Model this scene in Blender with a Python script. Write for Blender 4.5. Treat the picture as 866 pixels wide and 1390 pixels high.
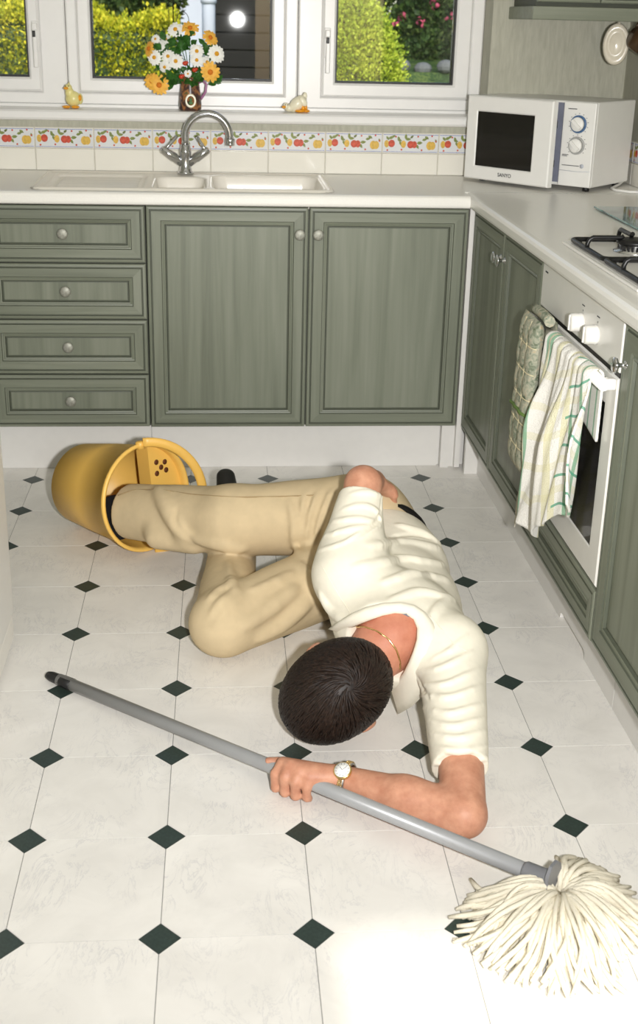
import bpy, bmesh, math, random
import numpy as np
from mathutils import Vector, Matrix

# ------------------------------------------------------------------ scene, camera, light
for o in list(bpy.data.objects): bpy.data.objects.remove(o, do_unlink=True)
SC = bpy.context.scene
COL = SC.collection
random.seed(7); RNG = np.random.default_rng(7)
PI = math.pi

FPX = 1654.2                                   # focal length in pixels of the 866 px wide frame
PITCH, YAW, ROLL = 0.360453, 0.089773, 0.024257
CAM = np.array([0.36546, -1.61326, 1.39802])
_cp, _sp = math.cos(PITCH), math.sin(PITCH)
FW = np.array([math.sin(YAW)*_cp, math.cos(YAW)*_cp, -_sp])
_r0 = np.array([math.cos(YAW), -math.sin(YAW), 0.0]); _u0 = np.cross(_r0, FW)
RT = math.cos(ROLL)*_r0 + math.sin(ROLL)*_u0
UP = -math.sin(ROLL)*_r0 + math.cos(ROLL)*_u0
def ray(x, y): return FW + RT*(x-433)/FPX - UP*(y-650)/FPX
def at(x, y, z=0.0):                           # pixel of the photograph at height z -> world point
    d = ray(x, y); return CAM + d*(z-CAM[2])/d[2]
def atY(x, y, Y):
    d = ray(x, y); return CAM + d*(Y-CAM[1])/d[1]

cd = bpy.data.cameras.new('camera'); cam = bpy.data.objects.new('camera', cd); COL.objects.link(cam)
cam.matrix_world = Matrix(((RT[0], UP[0], -FW[0], CAM[0]), (RT[1], UP[1], -FW[1], CAM[1]), (RT[2], UP[2], -FW[2], CAM[2]), (0, 0, 0, 1)))
cd.sensor_fit = 'VERTICAL'; cd.sensor_height = 36.0
cd.lens = FPX/1390*36.0
cd.shift_y = -45/1390                          # the photograph's picture area is the upper 1300 of 1390 rows
cd.clip_start = 0.02; cd.clip_end = 200
cd.dof.use_dof = True; cd.dof.focus_distance = 2.75; cd.dof.aperture_fstop = 8.0
SC.camera = cam

w = bpy.data.worlds.new('sky'); SC.world = w; w.use_nodes = True
wn = w.node_tree.nodes; wl = w.node_tree.links; wn.clear()
wo = wn.new('ShaderNodeOutputWorld'); wb = wn.new('ShaderNodeBackground'); ws = wn.new('ShaderNodeTexSky')
ws.sky_type = 'NISHITA'; ws.sun_disc = False; ws.sun_elevation = math.radians(38.6); ws.sun_rotation = math.radians(180)
wb.inputs['Strength'].default_value = 0.22
wl.new(ws.outputs[0], wb.inputs[0]); wl.new(wb.outputs[0], wo.inputs[0])

sd = bpy.data.lights.new('sun', 'SUN'); sd.energy = 4.2; sd.angle = math.radians(1.5); sd.color = (1, .93, .80)
sun = bpy.data.objects.new('sun', sd); COL.objects.link(sun)
sun.rotation_euler = Vector((-0.05, 1.0, -0.80)).to_track_quat('-Z', 'Y').to_euler()

fd = bpy.data.lights.new('camera_flash', 'AREA'); fd.shape = 'DISK'; fd.size = 0.07; fd.energy = 39; fd.spread = math.radians(115); fd.color = (1, .985, .968)
fl = bpy.data.objects.new('camera_flash', fd); COL.objects.link(fl)
fl.location = (0.53, -1.60, 1.385)
fl.rotation_euler = (Vector((0.60, 2.50, 0.95))-Vector(fl.location)).to_track_quat('-Z', 'Y').to_euler()

vs = SC.view_settings
vs.view_transform = 'Standard'; vs.look = 'None'; vs.gamma = 1; vs.use_curve_mapping = False; vs.exposure = 0.0

# ------------------------------------------------------------------ materials
def srgb(r, g, b):
    f = lambda c: (c/255/12.92) if c/255 <= .04045 else ((c/255+.055)/1.055)**2.4
    return (f(r), f(g), f(b), 1)
class NT:
    def __init__(s, name):
        s.m = bpy.data.materials.new(name); s.m.use_nodes = True
        s.t = s.m.node_tree; s.b = s.t.nodes['Principled BSDF']; s.out = s.t.nodes['Material Output']
    def n(s, kind, **kw):
        x = s.t.nodes.new('ShaderNode'+kind)
        for k, v in kw.items(): setattr(x, k, v)
        return x
    def l(s, a, b): s.t.links.new(a, b)
    def set(s, **kw):
        for k, v in kw.items():
            s.b.inputs[{'col': 'Base Color', 'rough': 'Roughness', 'metal': 'Metallic', 'spec': 'Specular IOR Level', 'sss': 'Subsurface Weight', 'coat': 'Coat Weight'}[k]].default_value = v
    def coords(s, scale=(1, 1, 1), kind='Object', rand=False):
        tc = s.n('TexCoord'); mp = s.n('Mapping'); mp.inputs['Scale'].default_value = scale
        if rand:
            oi = s.n('ObjectInfo'); ml = s.n('VectorMath', operation='SCALE'); ml.inputs[0].default_value = (17.3, 31.7, 9.1)
            s.l(oi.outputs['Random'], ml.inputs['Scale']); ad = s.n('VectorMath', operation='ADD')
            s.l(tc.outputs[kind], ad.inputs[0]); s.l(ml.outputs[0], ad.inputs[1]); s.l(ad.outputs[0], mp.inputs['Vector'])
        else: s.l(tc.outputs[kind], mp.inputs['Vector'])
        return mp.outputs[0]
    def noise(s, vec, scale, detail=3, rough=.5, dist=0):
        x = s.n('TexNoise'); s.l(vec, x.inputs['Vector'])
        x.inputs['Scale'].default_value = scale; x.inputs['Detail'].default_value = detail
        x.inputs['Roughness'].default_value = rough; x.inputs['Distortion'].default_value = dist
        return x.outputs['Fac']
    def ramp(s, fac, stops):
        x = s.n('ValToRGB'); e = x.color_ramp.elements
        while len(e) < len(stops): e.new(.5)
        for i, (p, c) in enumerate(stops): e[i].position = p; e[i].color = c
        s.l(fac, x.inputs[0]); return x.outputs[0]
    def bump(s, h, strength=.2, dist=.01):
        x = s.n('Bump'); x.inputs['Strength'].default_value = strength; x.inputs['Distance'].default_value = dist
        s.l(h, x.inputs['Height']); s.l(x.outputs[0], s.b.inputs['Normal'])
def simple(name, c, rough=.5, metal=0., var=.06, scale=30, spec=.5, bump=0, bscale=200, sss=0):
    t = NT(name); t.set(rough=rough, metal=metal, spec=spec)
    v = t.coords()
    f = t.noise(v, scale, 3)
    a = tuple(max(0, x*(1-var)) for x in c[:3])+(1,); b = tuple(min(1, x*(1+var)) for x in c[:3])+(1,)
    t.l(t.ramp(f, [(.3, a), (.7, b)]), t.b.inputs['Base Color'])
    if bump: t.bump(t.noise(v, bscale, 2), bump, .002)
    if sss:
        t.set(sss=sss); t.b.inputs['Subsurface Radius'].default_value = (.6, .25, .15); t.b.inputs['Subsurface Scale'].default_value = .008
    return t.m
M = {}
def wood(name, horiz):
    t = NT(name); t.set(rough=.42, spec=.4)
    sc = (2.4, 75, 75) if horiz else (75, 75, 2.4)
    v = t.coords(sc, rand=True)
    f1 = t.noise(v, 1.0, 5, .65, .6)
    sc2 = (.8, 13, 13) if horiz else (13, 13, .8)
    f2 = t.noise(t.coords(sc2, rand=True), 1.0, 2, .5, 1.2)
    mx = t.n('Math', operation='MULTIPLY_ADD'); t.l(f1, mx.inputs[0]); mx.inputs[1].default_value = .36
    m2 = t.n('Math', operation='MULTIPLY'); t.l(f2, m2.inputs[0]); m2.inputs[1].default_value = .64; t.l(m2.outputs[0], mx.inputs[2])
    c = t.ramp(mx.outputs[0], [(.28, srgb(104, 109, 94)), (.5, srgb(125, 130, 114)), (.74, srgb(141, 145, 130))])
    t.l(c, t.b.inputs['Base Color']); t.bump(f1, .12, .002)
    return t.m
M['wood_v'] = wood('green_wood_upright_grain', False); M['wood_h'] = wood('green_wood_level_grain', True)
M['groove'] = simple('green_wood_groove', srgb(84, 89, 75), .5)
M['carcass'] = simple('carcass_dark', srgb(70, 74, 62), .6)
def tilemat():
    t = NT('marbled_vinyl'); t.set(rough=.33, spec=.4)
    v = t.coords((1, 1, 1), rand=True)
    base = t.noise(v, 7, 4, .6, .8)
    c1 = t.ramp(base, [(.3, srgb(228, 225, 219)), (.7, srgb(241, 238, 232))])
    mp = t.coords((1, .45, 1), rand=True); rt = t.n('Mapping'); rt.inputs['Rotation'].default_value = (0, 0, -.75); t.l(mp, rt.inputs['Vector'])
    vein = t.noise(rt.outputs[0], 13, 7, .68, 2.6)
    ab = t.n('Math', operation='SUBTRACT'); t.l(vein, ab.inputs[0]); ab.inputs[1].default_value = .5
    aa = t.n('Math', operation='ABSOLUTE'); t.l(ab.outputs[0], aa.inputs[0])
    vm = t.ramp(aa.outputs[0], [(.0, (.55, .55, .55, 1)), (.022, (0, 0, 0, 1))])
    msk = t.noise(v, 9, 2, .5, 0)
    mm = t.n('Math', operation='MULTIPLY'); t.l(vm, mm.inputs[0]); t.l(t.ramp(msk, [(.42, (0, 0, 0, 1)), (.62, (1, 1, 1, 1))]), mm.inputs[1])
    mix = t.n('MixRGB'); t.l(mm.outputs[0], mix.inputs[0]); t.l(c1, mix.inputs[1]); mix.inputs[2].default_value = srgb(198, 196, 197)
    t.l(mix.outputs[0], t.b.inputs['Base Color'])
    return t.m
M['tile'] = tilemat()
M['inset'] = simple('dark_green_inset', srgb(44, 58, 53), .4, var=.25, scale=160)
M['grout'] = simple('floor_joint_grey', srgb(150, 147, 144), .8)
M['white'] = simple('white_plastic', srgb(236, 235, 231), .35, var=.01)
M['upvc'] = simple('white_window_plastic', srgb(238, 237, 235), .3, var=.01)
M['white_enamel'] = simple('white_enamel', srgb(234, 232, 226), .22, var=.01)
M['cream_top'] = simple('pale_worktop', srgb(242, 240, 233), .3, var=.02, scale=300)
M['plinth'] = simple('white_plinth', srgb(226, 224, 220), .35, var=.015)
M['sink'] = simple('cream_sink', srgb(238, 233, 222), .25, var=.01)
M['walltile'] = simple('glazed_white_tile', srgb(235, 232, 222), .12, var=.012, scale=14)
M['wallgrout'] = simple('tile_grout', srgb(206, 202, 190), .8)
def paper():
    t = NT('embossed_wallpaper'); t.set(rough=.7, spec=.2)
    f = t.noise(t.coords((90, 90, 14)), 1, 4, .6, .4)
    t.l(t.ramp(f, [(.3, srgb(172, 171, 156)), (.7, srgb(190, 189, 174))]), t.b.inputs['Base Color']); t.bump(f, .35, .004)
    return t.m
M['wall'] = paper()
M['ceiling'] = simple('white_ceiling', srgb(238, 236, 230), .8, var=.01)
M['black'] = simple('black_rubber', srgb(16, 16, 17), .45)
M['blackgloss'] = simple('black_enamel', srgb(12, 12, 13), .4)
M['darkglass'] = simple('dark_oven_glass', srgb(20, 18, 16), .08, spec=.6)
M['chrome'] = simple('chrome', (.62, .63, .65, 1), .12, 1., var=.02)
M['pewter'] = simple('hammered_pewter', (.36, .36, .31, 1), .55, .55, var=.2, scale=120, bump=.6, bscale=160)
M['greypole'] = simple('grey_painted_pole', srgb(158, 159, 160), .38, .15, var=.03)
M['greyplastic'] = simple('grey_plastic', srgb(120, 121, 125), .4)
M['yellow'] = simple('yellow_bucket_plastic', srgb(244, 196, 98), .42, var=.03, scale=8, bump=.08, bscale=500)
M['yellow_edge'] = simple('yellow_handle_plastic', srgb(234, 186, 90), .4, var=.03)
M['hole'] = simple('dark_hole', srgb(96, 48, 14), .7)
def skinmat():
    t = NT('skin'); t.set(rough=.5, spec=.35, sss=.12); t.b.inputs['Subsurface Radius'].default_value = (.6, .25, .15); t.b.inputs['Subsurface Scale'].default_value = .008
    v = t.coords(); f = t.noise(v, 38, 4, .6); f2 = t.noise(v, 160, 2)
    c = t.ramp(f, [(.3, srgb(182, 126, 100)), (.7, srgb(207, 154, 126))])
    tc = t.n('TexCoord'); ds = t.n('VectorMath', operation='DISTANCE'); t.l(tc.outputs['Object'], ds.inputs[0]); ds.inputs[1].default_value = (.105, -.36, .23)
    m_ = t.ramp(ds.outputs['Value'], [(.06, (.5, .5, .5, 1)), (.18, (0, 0, 0, 1))])
    mx = t.n('MixRGB'); t.l(m_, mx.inputs[0]); t.l(c, mx.inputs[1]); mx.inputs[2].default_value = srgb(190, 108, 84)     # sunburnt nape
    fk = t.ramp(f2, [(.70, (0, 0, 0, 1)), (.78, (.35, .35, .35, 1))]); m2 = t.n('MixRGB'); t.l(fk, m2.inputs[0]); t.l(mx.outputs[0], m2.inputs[1]); m2.inputs[2].default_value = srgb(160, 100, 76)
    t.l(m2.outputs[0], t.b.inputs['Base Color']); t.bump(t.noise(v, 420, 2), .12, .002); return t.m
M['skin'] = skinmat()
M['shirt'] = simple('cream_cotton', srgb(236, 230, 212), .85, var=.025, scale=60, bump=.15, bscale=900, spec=.15)
M['khaki'] = simple('khaki_twill', srgb(204, 184, 148), .85, var=.05, scale=30, bump=.2, bscale=1100, spec=.15)
M['seam'] = simple('khaki_seam', srgb(164, 140, 102), .9)
M['leather'] = simple('black_leather', srgb(22, 20, 20), .4)
M['sock'] = simple('black_knit', srgb(16, 17, 22), .95, bump=.3, bscale=900)
def hairmat():
    t = NT('dark_brown_hair'); t.set(rough=.5, spec=.3)
    f = t.noise(t.coords((60, 60, 60)), 3, 3)
    t.l(t.ramp(f, [(.3, srgb(22, 16, 13)), (.75, srgb(50, 36, 28))]), t.b.inputs['Base Color']); return t.m
M['hair'] = hairmat()
M['gold'] = simple('gold', (.83, .60, .26, 1), .25, 1., var=.05)
M['steel'] = simple('steel', (.60, .60, .58, 1), .25, 1., var=.05)
M['dial'] = simple('white_dial', srgb(240, 240, 236), .3, var=.01)
M['ink'] = simple('dark_ink', srgb(52, 52, 58), .6)
M['yarn'] = simple('cotton_yarn', srgb(224, 217, 198), .95, var=.10, scale=26, bump=.7, bscale=420, spec=.1)
M['leafg'] = simple('leaf_green', srgb(48, 96, 30), .5, var=.35, scale=60)
M['petalw'] = simple('white_petal', srgb(244, 244, 238), .6, var=.03)
M['petalo'] = simple('orange_petal', srgb(244, 186, 74), .6, var=.12, scale=80)
M['eyey'] = simple('yellow_eye', srgb(222, 160, 30), .7, var=.2, scale=300)
M['eyeo'] = simple('orange_eye', srgb(214, 120, 20), .7, var=.2, scale=300)
M['berry'] = simple('red_berry', srgb(196, 62, 32), .4)
M['duck'] = simple('pale_yellow_ceramic', srgb(232, 222, 150), .3, var=.06, scale=40)
M['duckwhite'] = simple('ivory_ceramic', srgb(238, 232, 206), .28, var=.03)
M['beak'] = simple('orange_ceramic', srgb(238, 160, 24), .3)
def glassmat():
    t = NT('window_glass'); t.t.nodes.remove(t.b)
    tr = t.n('BsdfTransparent'); tr.inputs[0].default_value = (.93, .95, .94, 1); gl = t.n('BsdfGlossy'); gl.inputs['Roughness'].default_value = .015
    fr = t.n('Fresnel'); fr.inputs['IOR'].default_value = 1.45; mx = t.n('MixShader')
    t.l(fr.outputs[0], mx.inputs[0]); t.l(tr.outputs[0], mx.inputs[1]); t.l(gl.outputs[0], mx.inputs[2]); t.l(mx.outputs[0], t.out.inputs[0]); return t.m
M['glass'] = glassmat()

# ------------------------------------------------------------------ mesh helpers
class MB:
    def __init__(s): s.v = []; s.f = []; s.m = []; s.sm = []; s.uv = {}
    def add(s, vs, fs, mi=0, sm=False, uv=None):
        b = len(s.v); s.v += [tuple(map(float, p)) for p in vs]
        for f in fs: s.f.append(tuple(b+i for i in f)); s.m.append(mi); s.sm.append(sm)
        if uv is not None:
            for i, t in enumerate(uv): s.uv[b+i] = t
        return s
    def box(s, x0, x1, y0, y1, z0, z1, mi=0):
        return s.add([(x0, y0, z0), (x1, y0, z0), (x1, y1, z0), (x0, y1, z0), (x0, y0, z1), (x1, y0, z1), (x1, y1, z1), (x0, y1, z1)],
                     [(0, 3, 2, 1), (4, 5, 6, 7), (0, 1, 5, 4), (1, 2, 6, 5), (2, 3, 7, 6), (3, 0, 4, 7)], mi)
    def rbox(s, x0, x1, y0, y1, z0, z1, r=.004, seg=2, mi=0):
        bm = bmesh.new(); bmesh.ops.create_cube(bm, size=1)
        for v in bm.verts: v.co = Vector((x0+(v.co.x+.5)*(x1-x0), y0+(v.co.y+.5)*(y1-y0), z0+(v.co.z+.5)*(z1-z0)))
        bmesh.ops.bevel(bm, geom=bm.edges[:]+bm.verts[:], offset=r, segments=seg, profile=.5, affect='EDGES')
        bm.verts.index_update()
        s.add([v.co for v in bm.verts], [[v.index for v in f.verts] for f in bm.faces], mi, False); bm.free(); return s
    def tube(s, pts, r, n=8, mi=0, cap=True, sm=True, flat=None, closed=False):
        P = [np.array(p, float) for p in pts]; N = len(P)
        R = r if hasattr(r, '__len__') else [r]*N
        T = []
        for i in range(N):
            a = P[(i-1) % N] if closed else P[max(i-1, 0)]; b = P[(i+1) % N] if closed else P[min(i+1, N-1)]
            t = b-a; T.append(t/(np.linalg.norm(t)+1e-12))
        u = np.array([0, 0, 1.]) if abs(T[0][2]) < .9 else np.array([1., 0, 0])
        if flat is not None: u = np.array(flat[0], float)
        vs = []
        for i in range(N):
            u = u-T[i]*(u@T[i]); u /= np.linalg.norm(u)+1e-12; w = np.cross(T[i], u)
            k = flat[1] if flat is not None else 1.0
            for j in range(n):
                a = 2*PI*j/n; vs.append(P[i]+R[i]*(math.cos(a)*u*k+math.sin(a)*w))
        fs = []
        for i in range(N if closed else N-1):
            i2 = (i+1) % N
            for j in range(n): j2 = (j+1) % n; fs.append((i*n+j, i*n+j2, i2*n+j2, i2*n+j))
        s.add(vs, fs, mi, sm)
        if cap and not closed:
            b = len(s.v)-len(vs)
            s.f += [tuple(b+j for j in reversed(range(n))), tuple(b+(N-1)*n+j for j in range(n))]; s.m += [mi, mi]; s.sm += [False, False]
        return s
    def lathe(s, prof, n=24, o=(0, 0, 0), ax=(0, 0, 1), mi=0, sm=True, squash=1.0, ref=None):
        ax = np.array(ax, float); ax /= np.linalg.norm(ax)
        u = np.array(ref, float) if ref is not None else (np.array([1., 0, 0]) if abs(ax[0]) < .9 else np.array([0, 1., 0]))
        u = u-ax*(u@ax); u /= np.linalg.norm(u); w = np.cross(ax, u); o = np.array(o, float)
        vs = []
        for r, z in prof:
            for j in range(n): a = 2*PI*j/n; vs.append(o+ax*z+r*(math.cos(a)*u+squash*math.sin(a)*w))
        fs = []
        for i in range(len(prof)-1):
            for j in range(n): j2 = (j+1) % n; fs.append((i*n+j, i*n+j2, (i+1)*n+j2, (i+1)*n+j))
        if prof[0][0] > 1e-6: fs.append(tuple(reversed(range(n))))
        if prof[-1][0] > 1e-6: fs.append(tuple((len(prof)-1)*n+j for j in range(n)))
        return s.add(vs, fs, mi, sm)
    def ell(s, c, r, Rm=None, nu=16, nv=10, mi=0):
        Rm = np.eye(3) if Rm is None else np.array(Rm, float); vs = []; c = np.array(c, float)
        for i in range(nv+1):
            t = PI*i/nv
            for j in range(nu):
                a = 2*PI*j/nu; p = np.array([r[0]*math.sin(t)*math.cos(a), r[1]*math.sin(t)*math.sin(a), r[2]*math.cos(t)])
                vs.append(c+p@Rm)
        fs = [(i*nu+j, (i+1)*nu+j, (i+1)*nu+(j+1) % nu, i*nu+(j+1) % nu) for i in range(nv) for j in range(nu)]
        return s.add(vs, fs, mi, True)
    def prism(s, poly, h, o=(0, 0, 0), ux=(1, 0, 0), uy=(0, 1, 0), un=(0, 0, 1), mi=0, msd=None):
        o, ux, uy, un = [np.array(q, float) for q in (o, ux, uy, un)]; n = len(poly)
        vs = [o+ux*p[0]+uy*p[1] for p in poly]+[o+ux*p[0]+uy*p[1]+un*h for p in poly]
        s.add(vs, [tuple(reversed(range(n))), tuple(range(n, 2*n))], mi)
        b = len(s.v)-2*n
        for i in range(n): s.f.append((b+i, b+(i+1) % n, b+n+(i+1) % n, b+n+i)); s.m.append(mi if msd is None else msd); s.sm.append(False)
        return s
    def rings(s, rects, mats, close=None):      # concentric rectangles (x0,x1,z0,z1,y): a moulded panel facing -y; mats (side, level) per band
        vs = []
        for x0, x1, z0, z1, y in rects: vs += [(x0, y, z0), (x1, y, z0), (x1, y, z1), (x0, y, z1)]
        b = len(s.v); s.v += [tuple(map(float, p)) for p in vs]
        for i in range(len(rects)-1):
            for k in range(4):
                k2 = (k+1) % 4
                s.f.append((b+4*i+k, b+4*i+k2, b+4*i+4+k2, b+4*i+4+k)); s.m.append(mats[i][1] if k in (0, 2) else mats[i][0]); s.sm.append(False)
        if close is not None: e = b+4*(len(rects)-1); s.f.append((e, e+1, e+2, e+3)); s.m.append(close); s.sm.append(False)
        return s
    def mesh(s, name, mats, off=(0, 0, 0)):
        me = bpy.data.meshes.new(name); o = Vector(off)
        me.from_pydata([Vector(p)-o for p in s.v], [], s.f)
        for m in (mats if isinstance(mats, (list, tuple)) else [mats]): me.materials.append(M[m] if isinstance(m, str) else m)
        me.polygons.foreach_set('material_index', s.m); me.polygons.foreach_set('use_smooth', s.sm)
        if s.uv:
            L = me.uv_layers.new(name='UVMap')
            for lp in me.loops: L.data[lp.index].uv = s.uv.get(lp.vertex_index, (0, 0))
        me.update(); return me
def link(name, me, parent=None, loc=(0, 0, 0), rz=0, label=None, kind=None):
    o = bpy.data.objects.new(name, me); COL.objects.link(o); o.location = loc; o.rotation_euler = (0, 0, rz)
    if parent is not None: o.parent = parent
    if label: o['label'] = label
    if kind: o['kind'] = kind
    return o
def obj(name, mb, mats, parent=None, **kw): return link(name, mb.mesh(name, mats), parent, **kw)
def thing(name, label, cat, loc=(0, 0, 0), rz=0, group=None, kind=None):
    o = bpy.data.objects.new(name, None); COL.objects.link(o); o.location = loc; o.rotation_euler = (0, 0, rz); o.empty_display_size = .05
    o['label'] = label
    if cat: o['category'] = cat
    if group: o['group'] = group
    if kind: o['kind'] = kind
    return o
def tag(o, label, cat=None, group=None, kind=None):
    o['label'] = label
    if cat: o['category'] = cat
    if group: o['group'] = group
    if kind: o['kind'] = kind
    return o
def arc(c, u, v, r, a0, a1, n=10):
    c, u, v = [np.array(q, float) for q in (c, u, v)]
    return [c+r*(math.cos(a)*u+math.sin(a)*v) for a in np.linspace(a0, a1, n)]
# ------------------------------------------------------------------ the room shell
XL, XR, YB, YF, ZC = -0.76, 1.77, 2.68, -2.45, 2.40
def struct(name, mb, mats, label, parent=None):
    o = obj(name, mb, mats, parent); o['kind'] = 'structure'; o['label'] = label; return o
floor = struct('floor', MB().box(XL-.1, XR+.1, YF-.1, YB+.2, -.06, -.0012), 'grout', 'pale marbled tiled kitchen floor with small dark green diamond insets')
GX, GY, GT, AX, AY = .01853, -.01471, -.006533, .250047, .263135
ga, gb = .0335, .0345; gp = .0008
def grid(i, j):
    a, b = i*AX, j*AY; return (GX+math.cos(GT)*a-math.sin(GT)*b, GY+math.sin(GT)*a+math.cos(GT)*b)
px, py = AX/2-gp, AY/2-gp; ca, cb = ga+.0006, gb+.0006
octo = [(-px+ca, -py), (px-ca, -py), (px, -py+cb), (px, py-cb), (px-ca, py), (-px+ca, py), (-px, py-cb), (-px, -py+cb)]
tile_me = MB().prism(octo, .0012, (0, 0, -.0012)).mesh('floor_tile', ['tile'])
dia_me = MB().prism([(-ga, 0), (0, -gb), (ga, 0), (0, gb)], .0014, (0, 0, -.0012)).mesh('diamond_inset', ['inset'])
for i in range(-3, 5):
    for j in range(-9, 9):
        x, y = grid(i+.5, j+.5); link('floor_tile', tile_me, floor, (x, y, 0), GT)
for i in range(-2, 5):
    for j in range(-9, 9):
        x, y = grid(i, j); link('diamond_inset', dia_me, floor, (x, y, 0), GT)

WX0, WX1, WZ0, WZ1 = -.70, 1.297, 1.099, 2.05
mb = MB()
mb.box(XL-.1, WX0, YB, YB+.22, -.06, ZC); mb.box(WX1, XR+.1, YB, YB+.22, -.06, ZC)
mb.box(WX0, WX1, YB, YB+.22, -.06, WZ0-.036); mb.box(WX0, WX1, YB, YB+.22, WZ1, ZC)
wall_back = struct('wall_back', mb, 'wall', 'sage embossed papered back wall with the window opening')
wall_right = struct('wall_right', MB().box(XR, XR+.1, YF, YB, -.06, ZC), 'wall', 'sage papered wall on the right behind the microwave')
wall_left = struct('wall_left', MB().box(XL-.1, XL, YF, YB, -.06, ZC), 'wall', 'plain pale wall at the far left')
mb = MB(); RX0, RX1, RZ = .68, 1.66, 2.05
mb.box(XL-.1, RX0, YF-.15, YF, -.06, ZC); mb.box(RX1, XR+.1, YF-.15, YF, -.06, ZC); mb.box(RX0, RX1, YF-.15, YF, RZ, ZC)
wall_rear = struct('wall_front', mb, 'wall', 'pale wall behind the viewer with a garden door opening')
ceiling = struct('ceiling', MB().box(XL-.1, XR+.1, YF-.15, YB+.22, ZC, ZC+.12), 'ceiling', 'plain white ceiling')

# sill
prof = [(2.80, 1.064), (2.655, 1.064), (2.646, 1.067), (2.641, 1.074), (2.640, 1.083), (2.643, 1.092), (2.650, 1.098), (2.660, 1.0995), (2.80, 1.0995)]
mb = MB(); mb.prism([(p[0], p[1]) for p in prof], WX1-.003-WX0, (WX0, 0, 0), (0, 1, 0), (0, 0, 1), (1, 0, 0))
struct('trim_1', mb, 'upvc', 'white moulded window sill with rounded nose')
mb = MB().box(WX0, WX1, 2.785, 2.80, 1.0995, 1.108)
struct('trim_2', mb, 'upvc', 'thin white bead where the window meets the sill')

# windows
def frame_ring(mb, x0, x1, z0, z1, steps, yback):
    rc = [(x0, x1, z0, z1, yback)]
    for ins, y in steps: rc.append((x0+ins, x1-ins, z0+ins, z1-ins, y))
    ins = steps[-1][0]; rc.append((x0+ins, x1-ins, z0+ins, z1-ins, yback)); rc.append(rc[0])
    mb.rings(rc, [(0, 0)]*(len(rc)-1))
def window(n, x0, x1, fl, fr_, sl, sr, handle, label):
    root = thing('window_%d' % n, label, None, (0, 0, 0), kind='structure')
    z0, z1 = 1.106, 2.048
    # outer frame: unequal side widths -> mapped from a ring
    def ring(name, X0, X1, Z0, Z1, wl, wr, wb_, wt, yf, yb, bev, mat, parent):
        m = MB(); t = .5*min(bev, wl, wr)
        rc = [(X0, X1, Z0, Z1, yb), (X0, X1, Z0, Z1, yf+bev), (X0+bev, X1-bev, Z0+bev, Z1-bev, yf),
              (X0+wl-bev, X1-wr+bev, Z0+wb_-bev, Z1-wt+bev, yf), (X0+wl, X1-wr, Z0+wb_, Z1-wt, yf+bev), (X0+wl, X1-wr, Z0+wb_, Z1-wt, yb), (X0, X1, Z0, Z1, yb)]
        m.rings(rc, [(0, 0)]*6); return obj(name, m, mat, parent)
    g = .0012
    ring('outer_frame', x0+g, x1-g, z0, z1, fl, fr_, .040, .05, 2.800, 2.862, .005, 'upvc', root)
    a0, a1, b0, b1 = x0+fl+.001, x1-fr_-.001, z0+.041, z1-.051
    s = ring('sash', a0, a1, b0, b1, sl, sr, .046, .046, 2.792, 2.858, .007, 'upvc', root)
    c0, c1, d0, d1 = a0+sl, a1-sr, b0+.046, b1-.046
    ring('gasket', c0, c1, d0, d1, .0065, .0065, .0065, .0065, 2.806, 2.84, .001, 'black', s)
    obj('glass_pane', MB().box(c0+.0066, c1-.0066, 2.822, 2.826, d0+.0066, d1-.0066), 'glass', root)
    if handle:
        hx = a1-.012 if handle > 0 else a0+.016
        m = MB(); m.rbox(hx-.011, hx+.011, 2.783, 2.7915, 1.275, 1.372, .003); h = obj('window_handle', m, 'upvc', s)
        m = MB(); m.rbox(hx-.009, hx+.009, 2.766, 2.783, 1.335, 1.366, .004); m.rbox(hx-.007, hx+.009, 2.760, 2.7715, 1.225, 1.345, .004); obj('lever', m, 'upvc', h)
        m = MB().rbox(hx-.006, hx+.004, 2.755, 2.760, 1.322, 1.342, .002); obj('lock_button', m, 'black', h)
    return root
window(1, WX0, -.128, .05, .086, .046, .040, +1, 'white framed window at the far left, yellow hedge outside')
window(2, -.128, .655, .036, .043, .046, .045, 0, 'white framed middle window behind the flower jug')
window(3, .655, WX1, .082, .042, .046, .056, -1, 'white framed window nearest the microwave, round bush outside')

# wall tiles: plain row and fruit border row
TW, TG = .1955, .0022
plain_me = None
def tile_mesh(name, w, h, mat):
    m = MB(); b = .002
    m.rings([(0, w, 0, h, 0), (0, w, 0, h, -.005), (b, w-b, b, h-b, -.007)], [(0, 0), (0, 0)], 0); return m.mesh(name, [mat])
plain_me = tile_mesh('wall_tile', TW-TG, .0705, 'walltile'); border_me = tile_mesh('border_tile', TW-TG, .0665, 'walltile')
M['p_bg'] = simple('print_offwhite', srgb(220, 222, 224), .15, var=.01); M['p_blue'] = simple('print_blue', srgb(120, 134, 190), .15)
M['p_red'] = simple('print_red', srgb(200, 88, 70), .15, var=.25, scale=120); M['p_yel'] = simple('print_yellow', srgb(216, 178, 88), .15, var=.18, scale=120)
M['p_leaf'] = simple('print_leaf', srgb(130, 142, 82), .15, var=.2, scale=120); M['p_dk'] = simple('print_dark_leaf', srgb(106, 114, 66), .15)
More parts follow.
